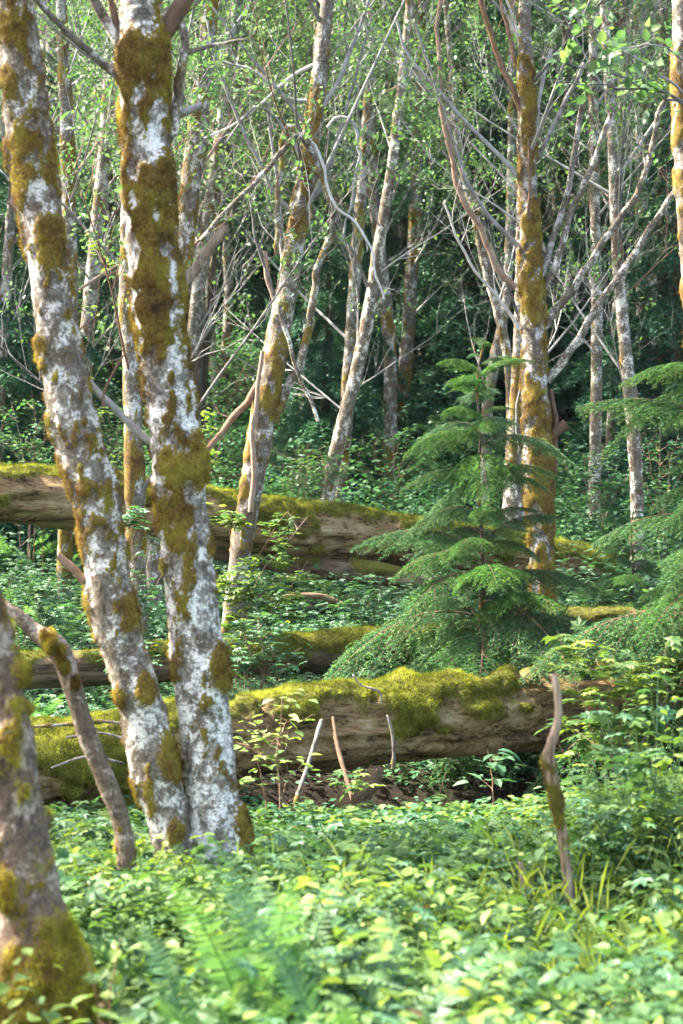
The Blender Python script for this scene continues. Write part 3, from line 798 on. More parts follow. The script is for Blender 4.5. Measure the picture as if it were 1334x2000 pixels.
# right edge trunk, near, with the overhanging leafy branch
dJ = 11.0
def edge_tree():
    rg = RNG(81)
    px = [(1400, 1500, 30), (1385, 1000, 28), (1362, 600, 26), (1346, 400, 25), (1338, 200, 23), (1334, 0, 21), (1333, -50, 20)]
    root = make_tree('alder_tree', 'mossy alder cut by the right edge, its leafy branch reaching in at the top', 'tree', px, dJ, 'bark', 4., seed=81, sides=36, step=.025,
        moss=lambda P, N: -.25, auto=(6, 5., 7.5, 1., 2.), nleaf=600, leafz=4.6, fuzzn=4000, mthick=.015,
        limbs=[])
    S, D = [], []
    for pts, r0 in (([(1345, 205), (1290, 180), (1200, 172), (1130, 160), (1085, 158)], 4.), ([(1345, 190), (1300, 150), (1240, 110), (1190, 75), (1150, 40), (1110, 20)], 3.5),
                    ([(1345, 215), (1290, 185), (1240, 170), (1200, 145), (1140, 135), (1080, 110)], 3.), ([(1340, 120), (1290, 90), (1240, 90), (1180, 95)], 3.)):
        g, si, di = limb_geo(rg, pxpath(pts, dJ, dJ - 1.2), r0 * dJ / F, .0025, 10, .22, 1, upb=.0, twr=.002)
        g.build('limb', M['twig'], root); S.append(si); D.append(di)
    S = np.vstack(S); D = np.vstack(D); D[:, 2] *= .3
    V, f, v = leaves(rg, S, D, 170, (.05, .085), OVATE, .03, -.25)
    mesh_obj('crown', V - np.array(root.location), f, M['alder'], root, attrs={'v': v})
edge_tree()

# far slender alders on the hillside: one prototype of each of four, copied
def far_alders():
    rg = RNG(90)
    protos = []
    lab = 'slender far alder among its like on the shaded hillside'
    for k in range(4):
        H = 12.
        lean = rg.normal(0, .5, 2)
        root = thing('alder_tree', lab, 'tree', (0, 0, 0), 'slender far alders on the hillside')
        z = np.linspace(-.3, H, 7)
        path = np.stack([lean[0] * np.clip(z / H, 0, 1) ** 1.5 + rg.normal(0, .05, 7), lean[1] * np.clip(z / H, 0, 1) ** 1.5 + rg.normal(0, .05, 7), z, np.linspace(.085, .03, 7)], 1)
        V, f, mb, Nv, K, s = trunk_geo(path, 10, .12, 900 + k, lambda P, N: -.2, (), .01, .08)
        g = Geo(); g.add(V, f, moss=mb)
        S, D = [], []
        for j in range(20):
            z0 = rg.uniform(2.5, 11.5); i = int(np.argmin(np.abs(s[:, 2] - z0)))
            a = rg.uniform(0, 6.28); e = rg.uniform(.5, 1.1); L = rg.uniform(1.2, 2.6)
            d0 = dirs(np.array(a), np.array(e)); p0 = s[i, :3]
            lg, si, di = limb_geo(rg, np.array([p0, p0 + d0 * L * .5, p0 + d0 * L + np.array([0, 0, .2])]), .02, .005, 5, .7, 2, twr=.006)
            for v_, (kk, ff) in zip([np.vstack(lg.V)], [(4, np.vstack(lg.F[4]))]): g.add(v_, ff, moss=0.)
            S.append(si); D.append(di)
        S = np.vstack(S); D = np.vstack(D)
        g.build('trunk', M['bark_far'], root)
        w = S[:, 2] > 3.2
        V, f, v = leaves(rg, S[w], D[w], 5000, (.045, .085), QUAD, .12)
        mesh_obj('crown', V, f, M['alder'], root, attrs={'v': v}, smooth=False)
        protos.append(root)
    n = 0
    for d in (22.5, 24.5, 26.2, 27.5, 28.3, 29, 30.5, 32, 33.5, 35, 37, 39, 41, 43, 46, 49):
        hw = .1715 * d
        for q in range(4):
            x = -hw + (q + .5) * 2 * hw / 4 + rg.normal(0, hw * .2)
            y = d + rg.normal(0, .6)
            p = (x, y, float(gz(x, y)) - .05)
            k = n % 4
            if n < 4:
                protos[k].location = p; protos[k].rotation_euler = (0, 0, rg.uniform(0, 6.28))
            else:
                dup(protos[k], p, rg.uniform(0, 6.28), rg.uniform(.7, 1.05))
            n += 1
far_alders()

def shade_alders():  # unseen trees, added so their crowns shade the clearing
    src = [o for o in bpy.data.objects if o.get('group') == 'slender far alders on the hillside'][:4]
    for k, (x, y, sc) in enumerate([(-6.6, 8., 1.), (-8.2, 11., 1.1), (-9.5, 6., 1.05), (-9., 16.5, 1.15), (-11., 12.5, 1.2), (-7.4, 18.5, 1.1), (-12., 8., 1.2)]):
        dup(src[k % 4], (x, y, float(gz(x, y)) - .05), k * 1.3, sc, 'unseen leafy alder added beyond the left edge, its crown dappling the clearing with shade', 'unseen alders added beyond the left edge')
shade_alders()

# ------------------------------------------------------------------ hemlocks
def frond_arrays(seed, L=1., dens=1., nl=.016, nw=1., droop=.35, side=.42, sub=True):
    """a flat drooping hemlock spray along +x, starting at the origin; returns twig tubes and needles"""
    rg = RNG(seed)
    K = 10
    t = np.linspace(0, 1, K)
    ax = np.stack([L * t * (1 - .12 * droop * t), rg.normal(0, .015) * t + .04 * L * rg.normal() * t ** 2, L * (.12 * t - droop * t ** 2.2)], 1)
    def axis(u):
        return np.stack([np.interp(u, t, ax[:, k]) for k in range(3)], -1)
    T = nrm(np.gradient(ax, axis=0))
    ns = max(8, int(40 * L * dens ** .5))
    u = np.linspace(.06, .97, ns) + rg.normal(0, .008, ns)
    u = np.clip(u, .03, .99)
    sg = np.where(np.arange(ns) % 2 == 0, 1., -1.)
    prof = np.clip((1 - u) ** .75 * (.35 + .65 * np.minimum(u / .25, 1)), .08, 1)
    sl = side * L * prof * rg.uniform(.7, 1.2, ns)
    an = rg.normal(.95, .12, ns)
    i = np.minimum((u * (K - 1)).astype(int), K - 1)
    T0 = T[i]
    latv = nrm(np.cross(np.array([0, 0, 1.]), T0)) * sg[:, None]
    D = nrm(T0 * np.cos(an)[:, None] + latv * np.sin(an)[:, None] + np.array([0, 0, .05]))
    q = np.linspace(0, 1, 5)
    b = axis(u)
    P1 = b[:, None] + D[:, None] * (sl[:, None] * q[None])[..., None] + np.array([0, 0, -1.])[None, None] * ((sl[:, None] * .75 * q[None] ** 1.7) * rg.uniform(.6, 1.5, (ns, 1)))[..., None] \
        + T0[:, None] * (sl[:, None] * .18 * q[None] ** 2)[..., None]
    tw = [(P1, np.stack([np.linspace(.0022, .0008, 5)] * ns) * max(1, L))]
    segs = [(P1[:, :-1].reshape(-1, 3), P1[:, 1:].reshape(-1, 3), np.tile(q[1:], ns) * .6)]
    segs.append((ax[:-1], ax[1:], t[1:] * .5))
    if sub:
        for qq in (.22, .38, .54, .7, .86):
            for s2 in (1, -1):
                bb = P1[:, 0] + (P1[:, 4] - P1[:, 0]) * qq
                k = int(qq * 4)
                bb = P1[:, k] * (1 - (qq * 4 - k)) + P1[:, min(k + 1, 4)] * (qq * 4 - k)
                Dd = nrm(P1[:, min(k + 1, 4)] - P1[:, k])
                lat = nrm(np.cross(np.array([0, 0, 1.]), Dd)) * s2
                l2 = sl * (.42 * (1 - qq) + .08) * rg.uniform(.7, 1.25, ns)
                e = bb + (Dd * .65 + lat * .75) * l2[:, None] + np.array([0, 0, -.3]) * l2[:, None]
                mid_ = (bb + e) / 2 + np.array([0, 0, .08]) * l2[:, None]
                segs.append((bb, mid_, np.full(ns, .55))); segs.append((mid_, e, np.full(ns, .85)))
    A = np.vstack([s[0] for s in segs]); B = np.vstack([s[1] for s in segs]); tip = np.concatenate([s[2] for s in segs])
    ln = np.linalg.norm(B - A, axis=1)
    cnt = np.maximum((ln / nl * 3.4 * dens).astype(int), 1)
    j = np.repeat(np.arange(len(A)), cnt)
    n = len(j)
    w = rg.random(n)
    p = A[j] + (B - A)[j] * w[:, None]
    Dn = nrm((B - A)[j])
    lat = nrm(np.cross(np.array([0, 0, 1.]), Dn) + rg.normal(0, .2, (n, 3))) * np.where(rg.random(n) < .5, 1., -1.)[:, None]
    Y = nrm(Dn * .45 + lat * .85 + rg.normal(0, .16, (n, 3)))
    X, Y, Z = leaf_axes(Y, rg, .3)
    V, f = scatter(NEEDLE[0] * np.array([nw, 1, 1]), NEEDLE[1], p, X, Y, Z, nl * rg.uniform(.6, 1.15, n))
    v = np.clip(tip[j] ** 1.5 * .75 + rg.normal(.1, .13, n), 0, 1)
    Rax = np.linspace(.006, .0015, K) * L
    Vt, ft = tubes(ax[None], Rax[None], 5)
    Vt2, ft2 = tubes(tw[0][0], tw[0][1], 3)
    g = Geo(); g.add(Vt, ft, v=.3, moss=0.); g.add(Vt2, ft2, v=.3, moss=0.)
    return g, V, f, np.repeat(v, 4)

FRONDS = []
def frond_meshes():
    for k in range(7):
        g, V, f, v = frond_arrays(200 + k, 1., 1.5, .023, .8, droop=(.5, .62, .8, .55, .9, .7, .6)[k])
        h = bpy.data.objects.new('x', None)
        V0 = np.vstack(g.V); F0 = np.vstack(g.F[4])
        me = mesh_obj('branch', np.vstack([V, V0]), [f[0], F0 + len(V)], M['needle'], attrs={'v': np.r_[v, np.zeros(len(V0))]}, smooth=False)
        me.data.materials.append(M['twig_brown'])
        mi = np.r_[np.zeros(len(f[0]), np.int32), np.ones(len(F0), np.int32)]
        me.data.polygons.foreach_set('material_index', mi)
        FRONDS.append(me.data)
        bpy.data.objects.remove(me)
        bpy.data.objects.remove(h)
frond_meshes()

def hemlock(name, label, loc, H, Lb, n, seed, az=None, zmin=.1, lean=(0, 0), pitch=(.35, -.1), r0=.022, power=.8, maxz=None, tiers=0):
    rg = RNG(seed)
    root = thing(name, label, 'tree', loc)
    z = np.linspace(-.1, H, 9)
    q = np.clip(z / H, 0, 1)
    sx = lean[0] * q ** 2 + rg.normal(0, .008, 9); sy = lean[1] * q ** 2 + rg.normal(0, .008, 9)
    # nodding leader
    sx[-1] += .06 * H / 2.5; z2 = z.copy(); z2[-1] -= .03
    path = np.stack([sx, sy, z2, np.linspace(r0, .003, 9)], 1)
    V, f, mb, Nv, K, s = trunk_geo(path, 10, .05, seed, lambda P, N: -.3, (), .004, .06)
    mesh_obj('trunk', V, f, M['bark_dark'], root, attrs={'moss': mb})
    for k in range(n):
        u = (k + rg.uniform(0, .8)) / n
        zz = zmin * H + (H * .985 - zmin * H) * (u if u > .75 or not tiers else (np.floor(u * tiers) + .5 + rg.normal(0, .3)) / tiers)
        if maxz and zz > maxz: continue
        i = int(np.argmin(np.abs(s[:, 2] - zz)))
        L = Lb * ((1 - u) ** power * .93 + .07) * rg.uniform(.45, 1.25)
        a = k * 2.399 + rg.normal(0, .25) if az is None else az(rg, k)
        o = bpy.data.objects.new('branch', FRONDS[int(rg.integers(len(FRONDS)))])
        C.objects.link(o); o.parent = root
        o.location = Vector([float(c) for c in s[i, :3]])
        pt = pitch[1] + (pitch[0] - pitch[1]) * u
        o.rotation_euler = (rg.normal(0, .15), -(pt + rg.normal(0, .17)), a)
        o.scale = (L, L, L)
    return root

p = at(945, 1420, 12.6)
hemlock('hemlock_tree', 'young hemlock with drooping feathery sprays and a nodding tip, behind the front mossy log', (p[0], 12.6, float(gz(p[0], 12.6))), zpx(640, 12.6) - float(gz(p[0], 12.6)), 1.22, 60, 301, tiers=12, zmin=.05, lean=(-.05, 0), pitch=(.6, .2), power=.72)
p = at(1415, 1400, 11.6)
hemlock('hemlock_tree', 'larger hemlock at the right edge with long layered sprays reaching into view', (p[0], 11.6, .05), 3.0, 1.18, 66, 302, maxz=2.4, zmin=.08, pitch=(.35, .1), r0=.04, power=.5)
p = at(1235, 1100, 15.2)
hemlock('hemlock_tree', 'small hemlock between the right white alders and the big log', (p[0], 15.2, float(gz(p[0], 15.2))), 1.15, .62, 36, 303, zmin=.08, pitch=(.45, .1))

# background conifers: three prototypes, merged crown
def conifer_protos():
    out = []
    for k in range(3):
        rg = RNG(400 + k)
        H = 9.5
        root = thing('conifer_tree', 'dark conifer', 'tree', (0, 0, 0), 'dark conifers on the hillside')
        z = np.linspace(-.3, H, 9)
        path = np.stack([rg.normal(0, .03, 9), rg.normal(0, .03, 9), z, np.linspace(.13, .01, 9)], 1)
        V, f, mb, Nv, K, s = trunk_geo(path, 10, .15, 400 + k, lambda P, N: -.3)
        mesh_obj('trunk', V, f, M['bark_dark'], root, attrs={'moss': mb})
        fr = [frond_arrays(420 + k * 4 + j, 1., 0.75, .045, 1.7, droop=.6 + .12 * j, side=.52, sub=True) for j in range(3)]
        g = Geo()
        n = 64
        for b in range(n):
            u = b / n
            zz = .5 + (H - .7) * u
            L = (2.3 * (1 - u) ** .8 + .25) * rg.uniform(.7, 1.15)
            a = b * 2.399 + rg.normal(0, .2)
            q = fr[b % 3]
            pt = rg.normal(.02 + .3 * u, .1)
            V = q[1] * np.array([L, L, L])
            c, s_ = math.cos(pt), math.sin(pt)
            V = np.stack([V[:, 0] * c - V[:, 2] * s_, V[:, 1], V[:, 0] * s_ + V[:, 2] * c], 1)
            c, s_ = math.cos(a), math.sin(a)
            V = np.stack([V[:, 0] * c - V[:, 1] * s_, V[:, 0] * s_ + V[:, 1] * c, V[:, 2] + zz], 1)
            g.add(V, q[2], v=q[3])
        g.build('crown', M['needle_dark'], root, smooth=False)
        out.append(root)
    return out
CONI = conifer_protos()
rgc = RNG(77)
for n, (px, d, sc, lab) in enumerate([
        (-20, 19.5, .62, 'dark drooping conifer at the left edge behind the thin white alder'),
        (60, 24, .6, 'dark conifer behind the lower half of the leaning trunk'),
        (215, 27, .55, 'dark conifer with hanging sprays between the twin trunks'),
        (640, 23.2, .5, 'dark conifer right behind the arching alder stem'),
        (735, 26, .6, 'dark conifer behind the straight alder pair at the centre'),
        (915, 25, .8, 'tall dark conifer with sweeping boughs above the young hemlock'),
        (1010, 28, .9, 'dark conifer behind the orange mossy trunk'),
        (1110, 25.5, .72, 'dark conifer behind the shaded alder right of the mossy trunk'),
        (1225, 24, .7, 'dark conifer behind the three white alders'),
        (1325, 21, .6, 'dark conifer at the right edge above the larger hemlock'),
        (480, 33, .7, 'dark conifer high on the hillside left of the arching stem'),
        (330, 31, .75, 'dark conifer mostly hidden behind the thickest trunk'),
        (150, 36, .9, 'tall dark conifer far up the hill at the left'),
        (800, 37, .9, 'tall dark conifer far up the hill at the centre'),
        (1170, 38, 1., 'tall dark conifer far up the hill at the right')]):
    x = (px - 667) / F * d
    loc = (x, d, float(gz(x, d)) - .05)
    if n < 3:
        o = CONI[n]; o.location = loc; o.scale = (sc,) * 3; o.rotation_euler = (0, 0, rgc.uniform(0, 6)); o['label'] = lab
    else:
        dup(CONI[n % 3], loc, rgc.uniform(0, 6), sc, lab)

# ------------------------------------------------------------------ fallen logs
def log(name, label, px, d0, d1, mat, seed, mossb, fz=0, sides=72, step=.02, groove=.05, fsize=(.012, .032), mthick=.03, droop=.7, face=0., bend=0.):
    """px: [(px,py,halfheight_px)] left to right; moss grows on the top"""
    ds = np.linspace(d0, d1, len(px))
    path = np.array([[*at(p[0], p[1], q), p[2] * q / F] for p, q in zip(px, ds)])
    root = thing(name, label, 'fallen log', path[len(path) // 2, :3])
    L = np.linalg.norm(np.diff(path[:, :3], axis=0), axis=1).sum()
    K = int(L / step)
    s = spline(path, K)
    T, A, B = frames(s[None, :, :3])
    a = np.linspace(0, 2 * math.pi, sides, endpoint=False)
    Nn = np.cos(a)[None, :, None] * A[0][:, None] + np.sin(a)[None, :, None] * B[0][:, None]
    R = s[:, 3][:, None]
    base = s[:, None, :3] + R[..., None] * Nn
    u = np.linspace(0, L, K)[:, None] * np.ones((1, sides))
    cy_ = np.stack([u * .9, np.cos(a)[None] * 4 + 0 * u, np.sin(a)[None] * 4 + 0 * u], -1)
    cr = fbm(cy_ * np.array([1, 1.6, 1.6]), seed, 4)
    ridge = np.abs(cr - .5) * 2
    chunk = fbm(np.stack([u * 2.2, np.cos(a)[None] * 2.5 + 0 * u, np.sin(a)[None] * 2.5 + 0 * u], -1), seed + 4, 3)
    disp = R * (groove * (ridge * 2 - .8) + .34 * (chunk - .5)) - R * .09 * (chunk < .42)
    mn = fbm(base * np.array([3.2, 5, 5]), seed + 8, 4)
    mb = np.clip((mn - .5) * 4.2 + .5 + (Nn[..., 2] - .3) * .95 + mossb(base, s) - face * np.clip(-Nn[..., 1], 0, 1), 0, 1)
    ms = np.clip((mb - .42) / .2, 0, 1)
    disp = disp * (1 - .5 * ms) + ms * mthick * (.1 + 1.1 * fbm(base * 11, seed + 12, 3) + 1.6 * np.clip(fbm(base * 3.2, seed + 14, 2) - .4, 0, 1))
    V = (base + disp[..., None] * Nn).reshape(-1, 3)
    k, q = np.meshgrid(np.arange(K - 1), np.arange(sides), indexing='ij')
    f = np.stack([k * sides + q, k * sides + (q + 1) % sides, (k + 1) * sides + (q + 1) % sides, (k + 1) * sides + q], -1).reshape(-1, 4)
    mb = mb.ravel()
    Vc, c1 = cap(V, sides, K, True); Vc, c2 = cap(Vc, sides, K, False)
    mesh_obj('trunk', Vc - np.array(root.location), [f, c1, c2], M[mat], root, attrs={'moss': np.r_[mb, 0, 0]})
    if fz:
        r = fuzz(V, f, mb, Nn.reshape(-1, 3), fz, seed + 5, fsize, droop=droop)
        mesh_obj('moss', r[0] - np.array(root.location), r[1], M['moss'], root, attrs={'v': r[2]})
    return root, s

def mbx(pts, d):
    xs = np.array([(p[0] - 667) / F * d for p in pts]); bs = np.array([p[1] for p in pts])
    return lambda P, s: np.interp(P[..., 0], xs, bs)

log('fallen_log', 'nearest fallen log with a thick yellow green moss cushion on top and a brown side',
    [(-60, 1535, 92), (150, 1508, 92), (400, 1468, 80), (560, 1436, 76), (760, 1416, 78), (950, 1400, 76), (1100, 1390, 72), (1280, 1382, 66), (1480, 1372, 60)],
    10.2, 12.2, 'log', 501, mbx([(-60, 1.1), (260, 1.0), (450, .1), (560, .1), (800, .1), (880, -.12), (960, -.3), (1040, -.12), (1080, -.3), (1150, -.55), (1400, -.4)], 11), fz=170000, mthick=.06, face=.3, groove=.09)
log('fallen_log', 'thin mossy log lying between the front log and the big upper log',
    [(-80, 1318, 32), (150, 1308, 34), (350, 1296, 36), (520, 1284, 37), (700, 1272, 38), (860, 1262, 38), (1000, 1250, 36)],
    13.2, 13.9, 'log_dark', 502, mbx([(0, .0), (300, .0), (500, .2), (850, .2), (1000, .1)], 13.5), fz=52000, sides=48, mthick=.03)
log('fallen_log', 'grey bare log at the right behind the hemlock sprays',
    [(980, 1215, 24), (1130, 1222, 32), (1250, 1228, 36), (1400, 1236, 38), (1600, 1240, 38)], 13.8, 13.4, 'log', 503, mbx([(980, .1), (1150, -.3), (1400, -.5)], 13.6), fz=5000, sides=48, groove=.08)
log('fallen_log', 'big upper log slanting down to the right, moss along its top edge, brown peeling side',
    [(-120, 962, 56), (60, 970, 56), (260, 992, 54), (480, 1024, 54), (640, 1042, 54), (800, 1062, 50), (1000, 1086, 44), (1190, 1112, 34)],
    16.0, 17.4, 'log', 504, mbx([(0, -.05), (200, -.1), (400, .0), (650, .12), (820, .12), (1000, .05), (1190, .0)], 16.5), fz=80000, sides=64, groove=.09, face=.35, fsize=(.015, .04))
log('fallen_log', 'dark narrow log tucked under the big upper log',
    [(380, 1066, 20), (520, 1092, 22), (660, 1112, 22), (760, 1128, 18), (900, 1150, 14)], 16.9, 16.6, 'log_dark', 505, mbx([(400, -.4), (900, -.3)], 16.5), fz=0, sides=32, groove=.08)

# ------------------------------------------------------------------ snags and dead sticks
def snag():
    d = 5.9
    px = [(95, 2080, 128), (78, 1980, 104), (66, 1890, 84), (58, 1790, 70), (47, 1680, 62), (31, 1560, 52), (18, 1440, 44), (4, 1330, 34), (-10, 1220, 22), (-14, 1165, 6)]
    make_tree('broken_snag', 'reddish broken trunk at the bottom left corner with yellow moss on its foot', 'dead trunk', px, d, 'snag_bark', 0, seed=601, sides=64, step=.014,
        moss=bias([(zpx(2000, d), .6), (zpx(1880, d), .4), (zpx(1770, d), -.2), (zpx(1300, d), -.5)]),
        lumps=lum([(140, 1950, 60, 1.1), (110, 1880, 50, 1.), (30, 1310, 16, 1.), (48, 1380, 12, .8), (20, 1740, 30, .7), (150, 1990, 50, .9), (100, 1900, 45, .9), (60, 1980, 60, .8)], d, px), fuzzn=34000, fuzzmat='moss_gold', flare=1.1, rough=.16, mthick=.02, fsize=(.012, .03), jag=.16)
snag()

def stick(label, px, d, seed, mat='snag', mossb=lambda P, N: -.5, lumps=(), name='dead_stick', d1=None, sides=20, step=.012, rough=.14, fz=0, cat='dead stick', foot=True):
    ds = np.linspace(d, d if d1 is None else d1, len(px))
    path = np.array([[*at(p[0], p[1], q), p[2] * q / F] for p, q in zip(px, ds)])
    if foot:
        zg = float(gz(path[0, 0], path[0, 1]))
        if path[0, 2] > zg:
            b = path[0].copy(); b[2] = zg - .03; b[:2] += (path[0, :2] - path[1, :2]) * .2
            path = np.vstack([b, path])
    root = thing(name, label, cat, path[0, :3])
    V, f, mb, Nv, K, s = trunk_geo(path, sides, step, seed, mossb, lumps, .006, rough, jag=float(path[-1, 3]) * (.6 if name == 'root_stub' else 3.5))
    Vc, c = cap(V, sides, K)
    mesh_obj('stem', Vc - np.array(root.location), [f, c], M[mat], root, attrs={'moss': np.r_[mb, 0]})
    if fz:
        r = fuzz(V, f, mb, Nv, fz, seed, (.008, .02))
        if r: mesh_obj('moss', r[0] - np.array(root.location), r[1], M['moss_b'], root, attrs={'v': r[2]})
    return root

stick('crooked upright dead stick with a kink, standing in the leaves before the front log', [(1118, 1800, 9), (1106, 1690, 10), (1092, 1590, 11), (1079, 1520, 12), (1071, 1480, 12), (1076, 1455, 10), (1090, 1405, 8.5), (1089, 1360, 7.5), (1082, 1320, 6)], 7.7, 611,
      mossb=bias([(0, -.2), (zpx(1560, 7.7), .0), (zpx(1490, 7.7), -.05), (zpx(1450, 7.7), -.6)]), fz=2500)
stick('thick dead branch bent over at an elbow, between the broken trunk and the leaning alder', [(248, 1690, 19), (235, 1600, 18), (205, 1520, 19), (172, 1440, 19), (150, 1370, 18), (128, 1300, 20), (108, 1262, 22), (70, 1235, 17), (38, 1205, 13), (4, 1178, 9)], 7.6, 612,
      lumps=lum([(100, 1255, 13, .8), (120, 1275, 13, .8), (128, 1300, 10, .7), (145, 1330, 10, .7), (85, 1240, 9, .6)], 7.6, [(70, 1235, 17), (108, 1262, 22), (128, 1300, 20), (150, 1370, 18)]), mat='snag_bark', name='dead_branch', fz=6000, sides=28)
stick('short snapped stub in the leaves left of the crooked stick', [(1022, 1760, 8), (1021, 1720, 8), (1018, 1682, 7)], 7.9, 613)
stick('pale stick leaning right against the front log', [(580, 1560, 4), (600, 1500, 5), (618, 1440, 5), (628, 1405, 4)], 10.3, 614, d1=10.75, mat='twig', sides=8, rough=.2)
stick('dark stick leaning left against the front log', [(690, 1568, 4.5), (675, 1515, 4.5), (660, 1460, 4.5), (650, 1400, 3)], 10.3, 615, d1=10.75, mat='twig_brown', sides=8, rough=.2)
stick('thin white twig hanging down the face of the front log', [(768, 1502, 3), (769, 1470, 3), (766, 1430, 3), (757, 1398, 2.5)], 10.62, 616, sides=6, foot=False, mat='twig_pale', name='dead_twig', cat='twig')
stick('thin curved twig standing out of the moss near the hemlock foot', [(745, 1375, 2), (740, 1350, 2), (705, 1338, 2), (690, 1318, 2)], 10.9, 617, sides=6, foot=False, mat='twig_pale', name='dead_twig', cat='twig')
stick('knotty root end poking out under the front log', [(705, 1560, 18), (725, 1525, 19), (735, 1500, 17)], 10.75, 618, mat='log_dark', sides=24, rough=.4, foot=True, name='root_stub', cat='root')
stick('dead dark branch arching in the shade under the big log', [(520, 1175, 5), (570, 1165, 6), (625, 1165, 6), (670, 1180, 5)], 15.6, 619, mat='log_dark', sides=8, name='dead_branch', foot=False)
for k, (a, lab) in enumerate([
        ([(60, 1420), (130, 1415), (210, 1410), (300, 1425)], 'long grey twig lying across the mossy end of the front log'),
        ([(130, 1440), (200, 1432), (255, 1450), (300, 1480)], 'bent grey twig drooping over the mossy end of the front log'),
        ([(100, 1500), (170, 1478), (240, 1490)], 'low pale twig before the mossy end of the front log')]):
    stick(lab, [(x, y, 3) for x, y in a], 9.85 - .1 * k, 620 + k, mat='twig_pale', sides=6, foot=False, name='dead_twig', cat='twig')

# ------------------------------------------------------------------ understory plants
def cover(name, label, n, xr, yr, seed, mat, h=(.2, .5), nl=12, size=(.04, .075), tmpl=OVATE, hmul=None, dens=None, spread=.1, stem=True, pitch=(-.35, .25), roll=.3, cat='ground cover', vbias=0., sunlit_v=None, wedge=True):
    rg = RNG(seed)
    y = yr[0] + (yr[1] - yr[0]) * rg.random(n) ** .9
    hw = .1715 * y + (.9 if yr[1] < 20 else 2.0) if wedge else (xr[1] - xr[0]) / 2
    x = rg.uniform(-1, 1, n) * hw
    keep = np.ones(n, bool)
    if xr: keep &= (x > xr[0]) & (x < xr[1])
    if dens is not None: keep &= rg.random(n) < dens(x, y)
    x, y = x[keep], y[keep]; n = len(x)
    z = gz(x, y)
    hh = rg.uniform(*h, n) * (.15 + 1.7 * fbm(np.stack([x * 1.9, y * 1.9, x * 0], -1), seed, 3))
    if hmul is not None: hh = hh * hmul(x, y)
    lean = rg.normal(0, .16, (n, 2)) * hh[:, None]
    g = Geo()
    j = np.repeat(np.arange(n), nl); m = len(j)
    t = 1 - rg.random(m) ** 1.5 * .75
    az = rg.uniform(0, 6.283, m)
    out = rg.uniform(.15, 1.2, m) * spread
    p = np.stack([x[j] + lean[j, 0] * t ** 1.5 + np.cos(az) * out, y[j] + lean[j, 1] * t ** 1.5 + np.sin(az) * out, z[j] + hh[j] * t + rg.normal(0, .02, m)], 1)
    D = dirs(az + rg.normal(0, .5, m), rg.uniform(*pitch, m))
    X, Y, Z = leaf_axes(D, rg, roll)
    V, f = scatter(tmpl[0], tmpl[1], p, X, Y, Z, rg.uniform(*size, m))
    pl = fbm(np.stack([x * .9, y * .9, x * 0 + 3], -1), seed + 2, 3)
    v = np.clip((pl[j] - .5) * 1.3 + .42 + rg.normal(0, .16, m) + vbias, 0, 1)
    if sunlit_v is not None: v = np.clip(v + sunlit_v(x, y)[j], 0, 1)
    g.add(V, f, v=np.repeat(v, len(tmpl[0])))
    if stem:
        q = np.array([0, .5, 1.])
        P = np.stack([x[:, None] + lean[:, :1] * q ** 1.5, y[:, None] + lean[:, 1:] * q ** 1.5, z[:, None] + hh[:, None] * q], -1)
        V, f = tubes(P, np.full((n, 3), .0022) * np.array([1.2, 1, .6]), 3)
        g.add(V, f, v=.25)
    return tag(g.build(name, M[mat], smooth=False), label, cat, kind='stuff')

def notlog(x, y):
    """fewer plants right where the front log lies"""
    yl = 10.85 + .28 * x
    by_fern = ((np.abs(x + .14) < .34) & (y > 4.2) & (y < 5.75)) | ((np.abs(x - .05) < .25) & (y > 4.2) & (y < 5.2))
    return np.where((y > yl - np.where((x > 0) & (x < .95), .5, .3)) & (y < yl + .4), .0, np.where(by_fern, .3, 1.))
def fore_h(x, y):
    return np.interp(y, [4, 5.5, 6.5, 7.5, 8.5, 9.2, 10.2], [1.25, 1.1, .92, .75, .5, .3, .13]) * (1 + 2.6 * np.clip((x - .85) / .4, 0, 1) * (y > 8.0) + .8 * np.clip((-.85 - x) / .4, 0, 1) * (y > 7.8)) * np.where((x < -.42) & (y > 4.1) & (y < 6.7), .25, 1.) * np.where((x > .5) & (x < 1.2) & (y > 5.6) & (y < 7.9), .4, 1.)
cover('thimbleberry_patch', 'sea of fresh green thimbleberry leaves filling the clearing in front of the logs', 4700, None, (4.0, 10.6), 701, 'cover', (.13, .36), 15, (.028, .062), OVATE, fore_h, notlog, .09, pitch=(-.6, .45), roll=.42, sunlit_v=lambda x, y: np.interp(y, [5, 7.5, 9.5], [.1, .1, -.1]) + .1 * np.clip(x, -1, 1))  # lighter towards front and right: sunshine put into the leaf colour
cover('salmonberry_patch', 'three part salmonberry leaves mixed through the clearing before the front log', 2000, None, (4.2, 10.8), 702, 'cover', (.16, .40), 9, (.065, .115), TRIF, fore_h, notlog, vbias=-.05, pitch=(-.5, .4))
cover('maple_seedlings', 'lobed maple seedlings scattered among the leaves of the clearing', 330, None, (4.6, 10.), 709, 'shrub', (.2, .42), 8, (.06, .11), MAPLE, fore_h, notlog, .12, vbias=.1, pitch=(-.35, .2))
cover('leaf_litter', 'brown dead leaves lying between the plants of the clearing', 900, None, (4.2, 11.), 710, 'litter', (.02, .3), 3, (.03, .06), OVATE, fore_h, None, .1, False, (-.6, .5), .5)
cover('tall_shoots', 'taller leafy shoots standing above the low leaves of the clearing', 260, None, (4.6, 8.8), 708, 'cover', (.3, .62), 18, (.035, .075), OVATE, lambda x, y: np.interp(y, [4, 6, 7.5, 8.8], [1.1, .85, .55, .3]) * np.where((x < -.3) & (y < 7.5), .5, 1.), None, .09, vbias=.1, pitch=(-.7, .4), roll=.4)
